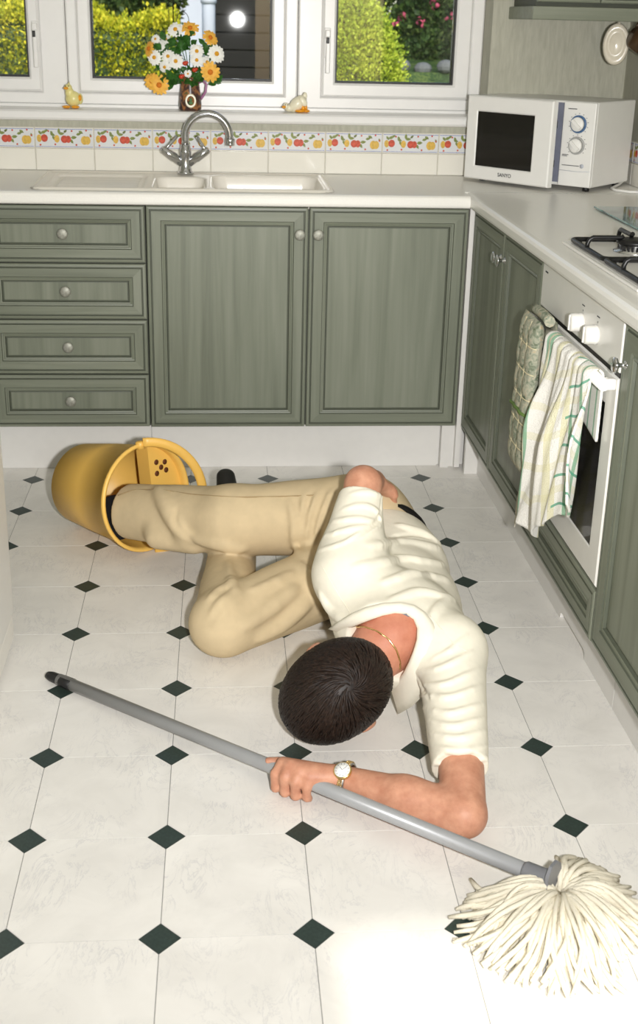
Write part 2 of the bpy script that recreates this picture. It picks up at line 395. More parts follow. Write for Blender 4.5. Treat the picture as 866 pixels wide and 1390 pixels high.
def fruit_print():
    m = MB(); w, h = TW-TG, .0665; e = [0]
    def flat(poly, mi):
        e[0] += 1; y = -.0071-.00002*e[0]
        m.add([(p[0], y, p[1]) for p in poly], [tuple(range(len(poly)))], mi)
    def el(x, z, rx, rz, mi, rot=0, n=14):
        c, s_ = math.cos(rot), math.sin(rot)
        flat([(x+c*rx*math.cos(2*PI*k/n)-s_*rz*math.sin(2*PI*k/n), z+s_*rx*math.cos(2*PI*k/n)+c*rz*math.sin(2*PI*k/n)) for k in range(n)], mi)
    def leaf(x, z, L, a, mi=3):
        c, s_ = math.cos(a), math.sin(a); W = L*.24
        pts = [(0, 0), (.3*L, W), (.65*L, W*.9), (L, 0), (.65*L, -W*.9), (.3*L, -W)]
        flat([(x+c*p-s_*q, z+s_*p+c*q) for p, q in pts], mi)
    flat([(.002, .003), (w-.002, .003), (w-.002, h-.003), (.002, h-.003)], 0)
    flat([(.002, .0035), (w-.002, .0035), (w-.002, .0052), (.002, .0052)], 1); flat([(.002, h-.006), (w-.002, h-.006), (w-.002, h-.0042), (.002, h-.0042)], 1)
    for x, z, L, a in ((.012, .056, .017, -.9), (.02, .048, .020, .35), (.03, .052, .016, .5), (.050, .046, .018, -.3), (.052, .056, .017, -1.1), (.058, .040, .017, -1.1), (.080, .046, .019, 1.6), (.078, .047, .020, .0),
                       (.118, .034, .021, .1), (.116, .030, .018, -1.0), (.136, .044, .018, .25), (.145, .056, .017, -.5), (.158, .050, .014, 2.6), (.182, .048, .013, -1.2), (.095, .050, .015, .7)): leaf(x, z, L, a, 3 if (x*1000) % 2 < 1 else 5)
    el(.014, .031, .0085, .0125, 4); el(.031, .032, .0115, .0125, 2); el(.036, .033, .005, .008, 5 if 0 else 2); el(.072, .030, .009, .0125, 4); el(.097, .029, .012, .0125, 2); el(.110, .029, .009, .012, 2); el(.163, .026, .0115, .0145, 4); el(.173, .026, .0105, .0138, 4)
    for x, z in ((.045, .055), (.017, .010), (.066, .012), (.122, .056), (.136, .011), (.170, .058), (.184, .040)): el(x, z, .0032, .0032, 2, n=8)
    return m.mesh('fruit_print', ['p_bg', 'p_blue', 'p_red', 'p_leaf', 'p_yel', 'p_dk'])
fruit_me = fruit_print()
obj('tile_backing', MB().box(XL, XR-.001, YB-.0035, YB-.0005, .9005, 1.041), 'wallgrout', wall_back)
obj('tile_backing', MB().box(XR-.0035, XR-.0005, .25, YB-.004, .9005, 1.041), 'wallgrout', wall_right)
x = -.0367-4*TW+.0011
while x < XR-.05:
    if x > XL:
        ww = TW
        link('wall_tile', plain_me, wall_back, (x, YB-.0036, .9010)); t = link('border_tile', border_me, wall_back, (x, YB-.0036, .9735)); link('fruit_print', fruit_me, t)
    x += TW
y = YB-.012
for k in range(11):
    link('wall_tile', plain_me, wall_right, (XR-.0036, y, .9010), -PI/2); t = link('border_tile', border_me, wall_right, (XR-.0036, y, .9735), -PI/2); link('fruit_print', fruit_me, t); y -= TW

# ------------------------------------------------------------------ fitted units
def front_mesh(name, w, h, fw_=.043, step=1.0):         # moulded door or drawer front, local x 0..w, z 0..h, face towards -y
    m = MB(); a = fw_
    R = lambda i, y: (i, w-i, i, h-i, y)
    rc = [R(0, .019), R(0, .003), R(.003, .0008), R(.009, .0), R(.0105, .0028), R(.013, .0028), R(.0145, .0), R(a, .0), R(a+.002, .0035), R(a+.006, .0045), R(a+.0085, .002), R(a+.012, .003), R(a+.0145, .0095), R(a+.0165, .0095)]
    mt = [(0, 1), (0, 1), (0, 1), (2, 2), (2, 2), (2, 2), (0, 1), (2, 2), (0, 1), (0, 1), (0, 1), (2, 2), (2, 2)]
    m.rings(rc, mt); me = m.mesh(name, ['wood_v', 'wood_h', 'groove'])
    i = a+.0165; p = MB(); p.rings([R(i, .014), R(i, .0095), R(i+.002, .0088)], [(2, 2), (2, 2)], 0)
    pm = p.mesh('centre_panel', ['wood_v', 'wood_h', 'groove'])
    return me, pm
def knob_mesh():
    m = MB(); m.lathe([(.012, 0), (.012, .002), (.007, .004), (.0065, .012), (.014, .015), (.017, .018), (.017, .0215), (.0145, .0235), (.006, .0245), (0, .0247)], 18, (0, 0, 0), (0, -1, 0)); return m.mesh('knob', ['pewter'])
def chrome_knob_mesh():
    m = MB(); m.lathe([(.009, 0), (.009, .002), (.0045, .004), (.0045, .014), (.010, .018), (.0155, .020), (.0165, .024), (.013, .027), (0, .028)], 18, (0, 0, 0), (0, -1, 0)); return m.mesh('knob', ['chrome'])
knob_me, cknob_me = knob_mesh(), chrome_knob_mesh()
ZB, ZT = .150, .858
def carcass(w, h, d=.46): return MB().box(.001, w-.001, .0195, d, 0, h)
# drawer unit
DY = 2.170
u = thing('drawer_unit', 'sage green unit of four stacked drawers at the left', 'drawer unit', (-.345, DY, ZB))
obj('body', carcass(.5, ZT-ZB-.004), 'carcass', u)
hh = (ZT-ZB)/4
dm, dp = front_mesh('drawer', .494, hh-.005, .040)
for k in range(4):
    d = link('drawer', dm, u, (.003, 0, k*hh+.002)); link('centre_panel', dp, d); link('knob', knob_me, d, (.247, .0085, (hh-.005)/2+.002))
u = thing('sink_unit', 'sage green double cupboard with two panelled doors below the sink', 'cupboard', (.156, DY, ZB))
m = MB(); m.box(.001, .019, .0195, .46, 0, .696); m.box(.981, .999, .0195, .46, 0, .696); m.box(.019, .981, .0195, .46, 0, .018); m.box(.019, .981, .452, .46, .018, .696); m.box(.491, .509, .0195, .04, .018, .696); m.box(.019, .491, .0195, .024, .66, .70); m.box(.509, .981, .0195, .024, .66, .70); obj('body', m, 'carcass', u)
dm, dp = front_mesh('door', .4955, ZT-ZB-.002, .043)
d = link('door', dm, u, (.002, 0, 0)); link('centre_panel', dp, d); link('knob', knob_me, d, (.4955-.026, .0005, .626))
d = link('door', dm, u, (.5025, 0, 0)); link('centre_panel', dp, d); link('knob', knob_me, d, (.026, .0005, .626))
# corner post and plinths
tag(obj('corner_post', MB().box(1.1575, 1.1745, 2.166, 2.19, .006, .862), 'plinth'), 'narrow white upright strip in the corner between the green cupboards', 'post')
bb = struct('baseboard_back', MB().box(-.74, 1.20, 2.2125, 2.226, 0.0005, .149), 'plinth', 'white plinth under the back cupboards')
obj('plinth_panel', MB().box(-.74, .1545, 2.200, 2.2118, 0.0006, .1488), 'plinth', bb); obj('plinth_panel', MB().box(.157, 1.104, 2.200, 2.2118, 0.0006, .1488), 'plinth', bb)
obj('plinth_post', MB().box(1.112, 1.1395, 2.178, 2.2118, 0.0006, .1488), 'plinth', bb); obj('plinth_post', MB().box(1.1405, 1.1785, 2.1905, 2.2118, .0006, .1488), 'plinth', bb)
br = struct('baseboard_right', MB().box(1.2375, 1.249, .10, 2.17, .0005, .149), 'plinth', 'white plinth under the right hand cupboards')
def cutpanel(y0, y1, v0=None, v1=None):
    m = MB()
    if v0 is None: m.box(1.2255, 1.237, y0, y1, .0006, .1488)
    else: m.prism([(y0, .0006), (v0, .0006), (v0+.004, .016), (v0+.02, .022), (v1-.02, .022), (v1-.004, .016), (v1, .0006), (y1, .0006), (y1, .1488), (y0, .1488)], .0115, (1.2255, 0, 0), (0, 1, 0), (0, 0, 1), (1, 0, 0))
    return m
obj('plinth_panel', cutpanel(.647, 2.135, .862, 1.078), 'plinth', br); obj('plinth_panel', cutpanel(.10, .644), 'plinth', br)
obj('plinth_end', MB().box(1.182, 1.2253, 2.115, 2.135, .0006, .1488), 'plinth', br)
# right run
DX = 1.170
def right(name, label, cat, y, z=ZB): return thing(name, label, cat, (DX, y, z), -PI/2)
u = right('corner_cupboard', 'sage green double cupboard with chrome knobs between corner and oven', 'cupboard', 2.163)
W2 = 2.163-1.322
obj('body', carcass(W2, ZT-ZB-.004, .56), 'carcass', u)
dm, dp = front_mesh('door', W2/2-.002, ZT-ZB-.002, .043)
d = link('door', dm, u, (.001, 0, 0)); link('centre_panel', dp, d); link('knob', cknob_me, d, (W2/2-.002-.024, .0005, .632))
d = link('door', dm, u, (W2/2+.001, 0, 0)); link('centre_panel', dp, d); link('knob', cknob_me, d, (.024, .0005, .632))
WO = 1.320-.684
u = right('oven_housing', 'sage green oven housing with a panelled drawer front below the oven', 'cupboard', 1.320)
m = MB(); m.box(.001, .018, .02, .56, 0, ZT-ZB-.004); m.box(WO-.018, WO-.001, .02, .56, 0, ZT-ZB-.004); m.box(.018, WO-.018, .02, .56, 0, .118)
obj('body', m, 'carcass', u)
dm, dp = front_mesh('drawer', WO-.004, .119, .036)
d = link('drawer', dm, u, (.002, 0, -.004)); link('centre_panel', dp, d)
u = right('cupboard', 'sage green single cupboard with a chrome knob at the right edge beyond the oven', 'cupboard', .681)
obj('body', carcass(.5, ZT-ZB-.004, .56), 'carcass', u)
dm, dp = front_mesh('door', .497, ZT-ZB-.002, .050)
d = link('door', dm, u, (.0015, 0, 0)); link('centre_panel', dp, d); link('knob', cknob_me, d, (.028, .0005, .625))

# worktops
def nose(y0): return [(y0+.030, .8625), (y0+.006, .8625), (y0+.0015, .866), (y0, .872), (y0, .887), (y0+.003, .894), (y0+.009, .8985), (y0+.018, .9)]
SX0, SX1, SY0, SY1 = -.17, .715, 2.197, 2.600              # hole for the sink
m = MB(); y0 = 2.139; back = YB-.0005
m.prism(nose(y0)+[(SY0, .9), (SY0, .8625)], 1.150-XL, (XL+.0005, 0, 0), (0, 1, 0), (0, 0, 1), (1, 0, 0))
m.box(XL+.0005, SX0, SY0, back, .8625, .9); m.box(SX1, 1.1505, SY0, back, .8625, .9); m.box(SX0, SX1, SY1, back, .8625, .9); m.box(1.1505, XR-.0005, 2.2425, back, .8625, .9)
tag(obj('worktop', m, 'cream_top'), 'pale worktop under the window holding the sink', 'worktop')
m = MB(); x0 = 1.150
pr_ = [(p[0]-y0+x0, p[1]) for p in nose(y0)]
m.prism(pr_+[(XR-.0005, .9), (XR-.0005, .8625)], 2.2395-.17, (0, .17, 0), (1, 0, 0), (0, 0, 1), (0, 1, 0))
tag(obj('worktop', m, 'cream_top'), 'pale worktop along the right wall holding the hob', 'worktop')
tag(obj('joint_strip', MB().box(1.168, XR-.002, 2.2400, 2.2422, .88, .9006), 'steel'), 'thin metal strip joining the two worktops near the microwave', 'strip')

# sink: one moulded height field
def sstep(a, b, t): t = np.clip((t-a)/(b-a), 0, 1); return t*t*(3-2*t)
def rrect(X, Y, x0, x1, y0, y1, r):
    qx = np.abs(X-(x0+x1)/2)-(x1-x0)/2+r; qy = np.abs(Y-(y0+y1)/2)-(y1-y0)/2+r
    return np.hypot(np.maximum(qx, 0), np.maximum(qy, 0))+np.minimum(np.maximum(qx, qy), 0)-r
xs = np.concatenate([np.linspace(-.192, .165, 60), np.linspace(.169, .737, 150)]); ys = np.linspace(2.178, 2.620, 96)
X, Y = np.meshgrid(xs, ys, indexing='ij')
Z = np.full_like(X, .9075)
outer = rrect(X, Y, -.192, .737, 2.178, 2.620, .035)
Z -= .0073*sstep(-.010, -.001, outer)
Z -= .004*sstep(-.016, -.022, outer)
dr = rrect(X, Y, -.150, .150, 2.215, 2.545, .03); Z -= .008*sstep(.0, -.012, dr); Z += .003*(sstep(-.02, -.03, dr))*(np.sin((Y-2.2)*2*PI/.03) > 0)
b1 = rrect(X, Y, .178, .335, 2.215, 2.500, .04); Z -= .085*sstep(.004, -.022, b1)
b2 = rrect(X, Y, .362, .705, 2.210, 2.560, .05); Z -= .170*sstep(.004, -.026, b2)
hole = outer > .0005
idx = -np.ones(X.shape, int); n = 0
nx, ny = X.shape
mb = MB(); vs = np.stack([X, Y, Z], -1).reshape(-1, 3)
fs = [(i*ny+j, (i+1)*ny+j, (i+1)*ny+j+1, i*ny+j+1) for i in range(nx-1) for j in range(ny-1) if not (hole[i, j] or hole[i+1, j] or hole[i, j+1] or hole[i+1, j+1])]
mb.add(vs, fs, 0, True)
sink = thing('sink', 'cream inset sink with draining board and one and a half bowls', 'sink', (.27, 2.4, .90))
def wl_(name, mb, mats, root, **kw):           # part built in world coordinates under a root that is not rotated
    o = link(name, mb.mesh(name, mats, root.location), root); 
    for k, v in kw.items(): o[k] = v
    return o
wl_('basin', mb, 'sink', sink)
mb = MB(); mb.lathe([(.028, .738), (.036, .7395), (.034, .741), (.012, .7385), (0, .7385)], 20, (.53, 2.385, 0)); wl_('drain', mb, 'chrome', sink)
mb = MB(); mb.lathe([(.020, .8245), (.027, .8255), (.02, .8265), (0, .8255)], 20, (.256, 2.36, 0)); wl_('drain', mb, 'chrome', sink)

# tap
TX, TY = .271, 2.582
tap = thing('mixer_tap', 'chrome mixer tap with swan neck spout and two levers behind the sink', 'tap', (TX, TY, .905))
m = MB(); m.lathe([(.027, .9055), (.027, .911), (.021, .915), (.020, .925), (.0185, .93), (.0185, .965), (.020, .975), (.019, .985), (.0165, .99), (.016, 1.0)], 24, (TX, TY, 0)); wl_('tap_body', m, 'chrome', tap)
R_ = .0735
sp = [(TX, TY, .995), (TX, TY, 1.012)]+arc((TX+R_, TY, 1.026), (1, 0, 0), (0, 0, 1), R_, PI, .02, 18)+[(TX+2*R_+.001, TY, 1.018)]
m = MB(); m.tube(sp, .0125, 14); wl_('spout', m, 'chrome', tap)
m = MB(); m.lathe([(.0155, .998), (.0155, 1.004), (.0145, 1.006), (.0165, 1.009), (.0165, 1.019), (.014, 1.022)], 18, (TX+2*R_+.001, TY, 0)); wl_('aerator', m, 'chrome', tap)
for sgn in (-1, 1):
    a = np.array([TX+sgn*.010, TY, .940]); b = np.array([TX+sgn*.074, TY-.006, .983])
    m = MB(); m.tube([a, a+(b-a)*.35, a+(b-a)*.4, b, b+(b-a)*.06], [.0145, .0135, .0155, .0125, .009], 14); h = wl_('valve', m, 'chrome', tap)
    c = b-(b-a)*.08; m = MB(); m.tube([c, c+np.array([-sgn*.004, 0, .006]), np.array([TX+(-.026 if sgn < 0 else .038), TY-.012, 1.027])], [.006, .0058, .0052], 10)
    o = link('lever', m.mesh('lever', ['chrome'], tap.location), h)
# ------------------------------------------------------------------ oven
oven = thing('oven', 'white built-in electric oven with towels over its handle', 'oven', (DX, 1.320, 0), -PI/2)
m = MB(); m.box(.019, WO-.019, .022, .50, .272, .856); obj('oven_body', m, 'white_enamel', oven)
m = MB(); m.rbox(.003, WO-.003, .000, .0218, .748, .8575, .003); cp = obj('control_panel', m, 'white_enamel', oven)
m = MB(); m.box(.004, WO-.004, .003, .021, .7375, .7478); obj('vent_gap', m, 'black', oven)
m = MB(); d0, d1, z0, z1 = .003, WO-.003, .274, .737; gx0, gx1, gz0, gz1 = .066, WO-.066, .339, .668
rc = [(d0, d1, z0, z1, .0215), (d0, d1, z0, z1, .004), (d0+.004, d1-.004, z0+.004, z1-.004, .0), (gx0, gx1, gz0, gz1, .0), (gx0+.002, gx1-.002, gz0+.002, gz1-.002, .003)]
m.rings(rc, [(0, 0)]*4); od = obj('oven_door', m, 'white_enamel', oven)
obj('door_glass', MB().box(gx0+.001, gx1-.001, .003, .008, gz0+.001, gz1-.001), 'darkglass', od)
hz = .722; hy = -.026
m = MB(); m.tube([(.03, hy, hz), (WO-.008, hy, hz)], .0125, 14); hd = obj('handle_bar', m, 'white_enamel', od)
for hx in (.045, WO-.022): obj('handle_bracket', MB().rbox(hx-.011, hx+.011, hy+.006, .0005, hz-.012, hz+.012, .004), 'white_enamel', od)
def oknob(x, z):
    m = MB(); m.lathe([(.021, -.0002), (.0215, .006), (.0205, .008), (.0205, .021), (.0195, .026), (.016, .0285), (0, .0285)], 22, (x, 0, z), (0, -1, 0)); m.rbox(x-.0035, x+.0035, -.031, -.027, z-.017, z+.017, .0012)
    k = obj('control_knob', m, 'white_enamel', cp); return k
for kx in (.358, .469): oknob(kx, .787)
m = MB()
for kx in (.358, .469): m.box(kx-.010, kx+.010, -.0004, .0002, .824, .8265); m.box(kx-.001, kx+.001, -.0004, .0002, .812, .816)
m.box(.028, .052, -.0004, .0002, .834, .838)
obj('panel_lettering', m, 'ink', cp, kind='stuff')

# towel over the handle, with its woven checks
def towelmat():
    t = NT('checked_terry'); t.set(rough=.95, spec=.1)
    tc = t.n('TexCoord'); sx = t.n('SeparateXYZ'); t.l(tc.outputs['UV'], sx.inputs[0])
    def bands(sock, lst):
        acc = None
        for c, wd in lst:
            a = t.n('Math', operation='SUBTRACT'); t.l(sock, a.inputs[0]); a.inputs[1].default_value = c
            b = t.n('Math', operation='ABSOLUTE'); t.l(a.outputs[0], b.inputs[0])
            l = t.n('Math', operation='LESS_THAN'); t.l(b.outputs[0], l.inputs[0]); l.inputs[1].default_value = wd
            if acc is None: acc = l.outputs[0]
            else:
                mx = t.n('Math', operation='MAXIMUM'); t.l(acc, mx.inputs[0]); t.l(l.outputs[0], mx.inputs[1]); acc = mx.outputs[0]
        return acc
    gx = bands(sx.outputs['X'], [(.070, .014), (.135, .014), (.80, .012), (.93, .012)]); yx = bands(sx.outputs['X'], [(.103, .016), (.33, .028), (.60, .03), (.70, .02)])
    gy = bands(sx.outputs['Y'], [(.30+.13*k, .006) for k in range(6)]); yy = bands(sx.outputs['Y'], [(.36+.13*k, .016) for k in range(5)])
    gt = t.n('Math', operation='GREATER_THAN'); t.l(sx.outputs['X'], gt.inputs[0]); gt.inputs[1].default_value = .70
    g2 = t.n('Math', operation='MULTIPLY'); t.l(gy, g2.inputs[0]); t.l(gt.outputs[0], g2.inputs[1])
    v = t.coords((1, 1, 1)); nz = t.noise(v, 420, 2)
    base = t.ramp(nz, [(.3, srgb(240, 238, 230)), (.7, srgb(254, 252, 246))])
    def over(c, f, col, k):
        s_ = t.n('Math', operation='MULTIPLY'); t.l(f, s_.inputs[0]); s_.inputs[1].default_value = k
        x = t.n('MixRGB'); t.l(s_.outputs[0], x.inputs[0]); t.l(c, x.inputs[1]); x.inputs[2].default_value = col; return x.outputs[0]
    c = over(base, yx, srgb(226, 220, 164), .55); c = over(c, yy, srgb(230, 224, 176), .35); c = over(c, gx, srgb(120, 178, 140), .8); c = over(c, g2.outputs[0], srgb(90, 170, 140), .85)
    t.l(c, t.b.inputs['Base Color']); t.bump(nz, .7, .005); return t.m
M['towel'] = towelmat()
def drape(nu, nv, xf, lf, lb, ytop, fold, bar=(hy, hz), rad=.0165):
    vs, uv = [], []
    for j in range(nv+1):
        v = j/nv
        for i in range(nu+1):
            a = i/nu; L = lb(a)+PI*rad+lf(a); s = v*L
            if s < lb(a): yy, zz, hang = bar[0]+rad, bar[1]-(lb(a)-s), 0; drop = lb(a)-s
            elif s < lb(a)+PI*rad:
                th = (s-lb(a))/rad; yy = bar[0]+rad*math.cos(th); zz = bar[1]+rad*math.sin(th); drop = 0
            else: drop = s-lb(a)-PI*rad; yy, zz = bar[0]-rad, bar[1]-drop
            front = s > lb(a)+PI*rad*.5
            fy, fx = fold(a, drop) if front else (0, 0)
            vs.append((xf(a, drop if front else 0)+fx, yy-fy, zz)); uv.append((a, v))
    fs = [(j*(nu+1)+i, j*(nu+1)+i+1, (j+1)*(nu+1)+i+1, (j+1)*(nu+1)+i) for j in range(nv) for i in range(nu)]
    return vs, fs, uv
def solidify(vs, fs, uv, t):
    V = np.array(vs); N = np.zeros_like(V)
    for f in fs:
        n = np.cross(V[f[1]]-V[f[0]], V[f[2]]-V[f[0]])
        for k in f: N[k] += n
    N /= np.linalg.norm(N, axis=1)[:, None]+1e-12
    n0 = len(V); V2 = np.vstack([V+N*t/2, V-N*t/2]); F2 = list(fs)+[tuple(n0+k for k in reversed(f)) for f in fs]
    ed = {}
    for f in fs:
        for k in range(len(f)):
            e = (f[k], f[(k+1) % len(f)]); ed[e] = 1
    for a, b in list(ed):
        if (b, a) not in ed: F2.append((a, n0+a, n0+b, b))
    return V2, F2, list(uv)*2
def lf(a): return float(np.interp(a, [0, .1, .25, .4, .6, .8, 1], [.42, .46, .475, .44, .38, .33, .27]))+.008*math.sin(a*23)
def xfun(a, d):
    k = sstep(.0, .42, d); return .245+.325*a-k*(.075-.125*a)
def foldf(a, d):
    k = sstep(0, .22, d); ph = 2*PI*(2.6*a+.25*math.sin(5*a)); return (k*.022*(1-math.cos(ph))*.8+.004*math.sin(a*30+d*18)+.005*k*math.sin(a*13+d*9)+.0025*math.sin(a*61+d*33), .010*k*math.sin(ph))
V, Fc, U = solidify(*drape(110, 120, xfun, lf, lambda a: .09+.05*a, 0, foldf), .0055)
tw = thing('tea_towel', 'white terry tea towel with green and yellow checks over the oven handle', 'towel', (DX, 1.320, 0), -PI/2)
mb = MB().add(V, Fc, 0, True, U); obj('cloth', mb, 'towel', tw)
mb = MB()
for k in range(7):
    a = np.array([.128+.004*k, -.047-.001*k, .300-.004*k]); q = a+np.array([random.uniform(-.008, .004), random.uniform(-.004, .004), -.05-.02*random.random()])
    mb.tube([a, (a+q)/2+np.array([.003*random.uniform(-1, 1), 0, 0]), q], .0013, 5)
obj('loose_thread', mb, 'yarn', tw, kind='stuff')
# quilted oven glove
def glovemat():
    t = NT('quilted_print'); t.set(rough=.9, spec=.1)
    v = t.coords(); f = t.noise(v, 55, 4, .6, 1.2)
    c = t.ramp(f, [(.30, srgb(92, 104, 78)), (.45, srgb(150, 156, 138)), (.6, srgb(184, 180, 160)), (.75, srgb(196, 168, 120))]); t.l(c, t.b.inputs['Base Color']); t.bump(t.noise(v, 300, 2), .3, .003); return t.m
M['glove'] = glovemat(); M['cord'] = simple('cream_quilt_thread', srgb(224, 214, 178), .9); M['binding'] = simple('green_binding', srgb(96, 122, 60), .85)
glove = thing('oven_glove', 'grey green quilted double oven glove hanging behind the tea towel', 'oven glove', (DX, 1.320, 0), -PI/2)
def pady(a, b, th, yc, side):
    ex = max(0, 1-abs(2*a-1)**4); ez = max(0, 1-abs(2*b-1)**8); q = abs(math.sin(PI*a*3))**.5*abs(math.sin(PI*b*6))**.5
    return yc-side*(th*.5*(ex*ez)**.5*(.74+.26*q))
GX0, GW, GZT, GZL, GYC, GTH = .070, .150, .752, .392, hy-.026, .044
gxz = lambda a, b: (GX0+GW*a-.030*b, GZT-GZL*b)
def pad(yc, th, zl, n=24, mnum=42):
    vs, fs = [], []
    for side in (1, -1):
        for j in range(mnum+1):
            for i in range(n+1): x, z = gxz(i/n, j/mnum*zl); vs.append((x, pady(i/n, j/mnum, th, yc, side), z))
    o = (n+1)*(mnum+1)
    for j in range(mnum):
        for i in range(n):
            k = j*(n+1)+i; fs += [(k, k+n+1, k+n+2, k+1), (o+k, o+k+1, o+k+n+2, o+k+n+1)]
    return vs, fs
gl_ = obj('front_pocket', MB().add(*pad(GYC, GTH, 1.0), 0, True), 'glove', glove)
obj('back_pocket', MB().add(*pad(hy+.013, .010, .55), 0, True), 'glove', glove)
mb = MB(); mb.tube([(gxz(a, 0)[0], hy-.004, GZT+.004*math.sin(PI*a)) for a in np.linspace(.05, .95, 9)], .013, 8); obj('top_fold', mb, 'glove', glove)
mb = MB()
for k in (1, 2): mb.tube([(gxz(k/3, b)[0], pady(k/3, b, GTH, GYC, 1)-.0002, gxz(k/3, b)[1]) for b in np.linspace(.02, .98, 24)], .0016, 5)
for k in range(1, 6): mb.tube([(gxz(a, k/6)[0], pady(a, k/6, GTH, GYC, 1)-.0002, gxz(a, k/6)[1]) for a in np.linspace(.01, .99, 17)], .0016, 5)
obj('quilting_thread', mb, 'cord', gl_, kind='stuff')
mb = MB(); mb.tube([(gxz(a, .6)[0], pady(a, .6, GTH, GYC, 1)-.001, gxz(a, .6)[1]+.006*math.sin(a*3)) for a in np.linspace(.0, 1, 15)], .0045, 6); obj('green_binding', mb, 'binding', gl_)

# ------------------------------------------------------------------ hob
hob = thing('gas_hob', 'white enamel gas hob with black wire pan supports set in the right worktop', 'hob', (1.207, .74, .9))
m = MB(); m.rings([(0, .51, 0, .565, 0)], []) if 0 else None
m.rbox(.0, .51, .0, .565, .0004, .0075, .003); m.rbox(.008, .502, .008, .557, .0078, .0085, .0003); hp = obj('hob_plate', m, 'white_enamel', hob)
def burner():
    m = MB(); m.lathe([(.052, .0086), (.052, .011), (.038, .014), (.040, .026), (.034, .028)], 28, mi=0); m.lathe([(.046, .0285), (.047, .033), (.044, .0365), (.02, .038), (0, .038)], 28, mi=1)
    for k in range(24): a = 2*PI*k/24; m.box(.0395*math.cos(a)-.002, .0395*math.cos(a)+.002, .0395*math.sin(a)-.002, .0395*math.sin(a)+.002, .016, .025, 1)
    return m.mesh('burner', ['steel', 'blackgloss'])
def trivet(wx, wy):
    m = MB(); r = .0058; z = .0150; c = .016
    pts = []
    for (cx, cy, a0) in ((wx-c, wy-c, 0), (c, wy-c, PI/2), (c, c, PI), (wx-c, c, 1.5*PI)): pts += arc((cx, cy, z), (1, 0, 0), (0, 1, 0), c, a0, a0+PI/2, 5)
    m.tube(pts, r, 8, closed=True)
    cx, cy = wx/2, wy/2
    for (sx_, sy_) in ((wx/2, 0), (wx/2, wy), (0, wy/2), (wx, wy/2)):
        d = np.array([cx-sx_, cy-sy_, 0]); L = np.linalg.norm(d); d /= L; s = np.array([sx_, sy_, z])
        m.tube([s, s+[0, 0, .012], s+d*.004+[0, 0, .021], s+d*.012+[0, 0, .026], s+d*(L-.038)+[0, 0, .026], s+d*(L-.032)+[0, 0, .030]], r*.95, 8)
    for (fx, fy) in ((c, c), (wx-c, c), (c, wy-c), (wx-c, wy-c)): m.lathe([(.007, .0086), (.006, .012)], 10, (fx, fy, 0))
    return m.mesh('pan_support', ['blackgloss'])
bm_, tm_ = burner(), trivet(.232, .262)
for i in range(2):
    for j in range(2):
        link('pan_support', tm_, hob, (.018+i*.240, .017+j*.268, 0)); link('burner', bm_, hob, (.018+.116+i*.240, .017+.131+j*.268, 0))

# glass board
def boardmat():
    t = NT('printed_glass'); t.set(rough=.08, spec=.6, coat=.5)
    f = t.noise(t.coords((6, 14, 1)), 1.4, 4, .6, 1.5)
    t.l(t.ramp(f, [(.25, srgb(26, 66, 64)), (.45, srgb(84, 134, 132)), (.6, srgb(150, 182, 178)), (.75, srgb(108, 140, 110))]), t.b.inputs['Base Color']); return t.m
M['board'] = boardmat(); M['boardedge'] = simple('green_glass_edge', srgb(110, 160, 160), .1)
brd = thing('glass_board', 'teal printed glass worktop saver between microwave and hob', 'board', (1.465, 1.505, .9))
obj('glass_sheet', MB().rbox(0, .285, 0, .40, .003, .008, .0015), 'board', brd)
for a in (.02, .265):
    for b in (.02, .38): obj('rubber_foot', MB().lathe([(.006, .0003), (.006, .0029)], 10, (a, b, 0)), 'black', brd)

# ------------------------------------------------------------------ microwave
A_ = np.array([1.550, 2.248]); L_ = np.array([1.479, 2.314]); dx = A_-L_; ang = math.atan2(dx[1], dx[0])
MW_, MD_, MH_ = .445, .285, .262
fl_ = A_-np.array([math.cos(ang), math.sin(ang)])*MW_
mw = thing('microwave', 'white microwave oven with two dials in the worktop corner, door ajar', 'microwave', (fl_[0], fl_[1], .9), ang)
m = MB(); m.rbox(.0, MW_, .012, MD_, .014, .014+MH_, .005); m.rbox(MW_-.112, MW_, .0, .0125, .016, .014+MH_-.002, .003); m.rbox(.004, MW_-.116, .004, .0122, .02, .014+MH_-.006, .002); mbdy = obj('casing', m, 'white', mw)
M['mwcav'] = simple('bluegrey_recess', srgb(120, 124, 140), .4)
obj('door_recess', MB().box(.03, MW_-.113, .0015, .0042, .025, .27), 'mwcav', mw)
for fx in (.03, MW_-.03):
    for fy in (.04, MD_-.03): obj('foot', MB().lathe([(.011, .0003), (.010, .0145)], 12, (fx, fy, 0)), 'black', mw)
# door hinged at the left, swung a few degrees open
dw = MW_-.104; op = math.radians(-7.5)
door = bpy.data.objects.new('microwave_door', None)
m = MB(); d0, d1, z0, z1, th = .0, dw, .012, .014+MH_+.001, .026
wx0, wx1, wz0, wz1 = .040, dw-.066, .052, .232
rc = [(d0, d1, z0, z1, 0), (d0, d1, z0, z1, -th+.004), (d0+.004, d1-.004, z0+.004, z1-.004, -th), (wx0, wx1, wz0, wz1, -th), (wx0+.004, wx1-.004, wz0+.004, wz1-.004, -th+.004)]
m.rings(rc, [(0, 0)]*4); m.add([(d0, 0, z0), (d1, 0, z0), (d1, 0, z1), (d0, 0, z1)], [(0, 3, 2, 1)])
door = obj('microwave_door', m, 'white', mw); door.location = (.0, -.004, 0); door.rotation_euler = (0, 0, op)
obj('door_window', MB().box(wx0+.0035, wx1-.0035, -th+.0035, -th+.008, wz0+.0035, wz1-.0035), 'darkglass', door)
for lz in (.085, .205): obj('latch_hook', MB().rbox(dw-.012, dw-.004, .0, .012, lz-.012, lz+.012, .002), 'black', door)
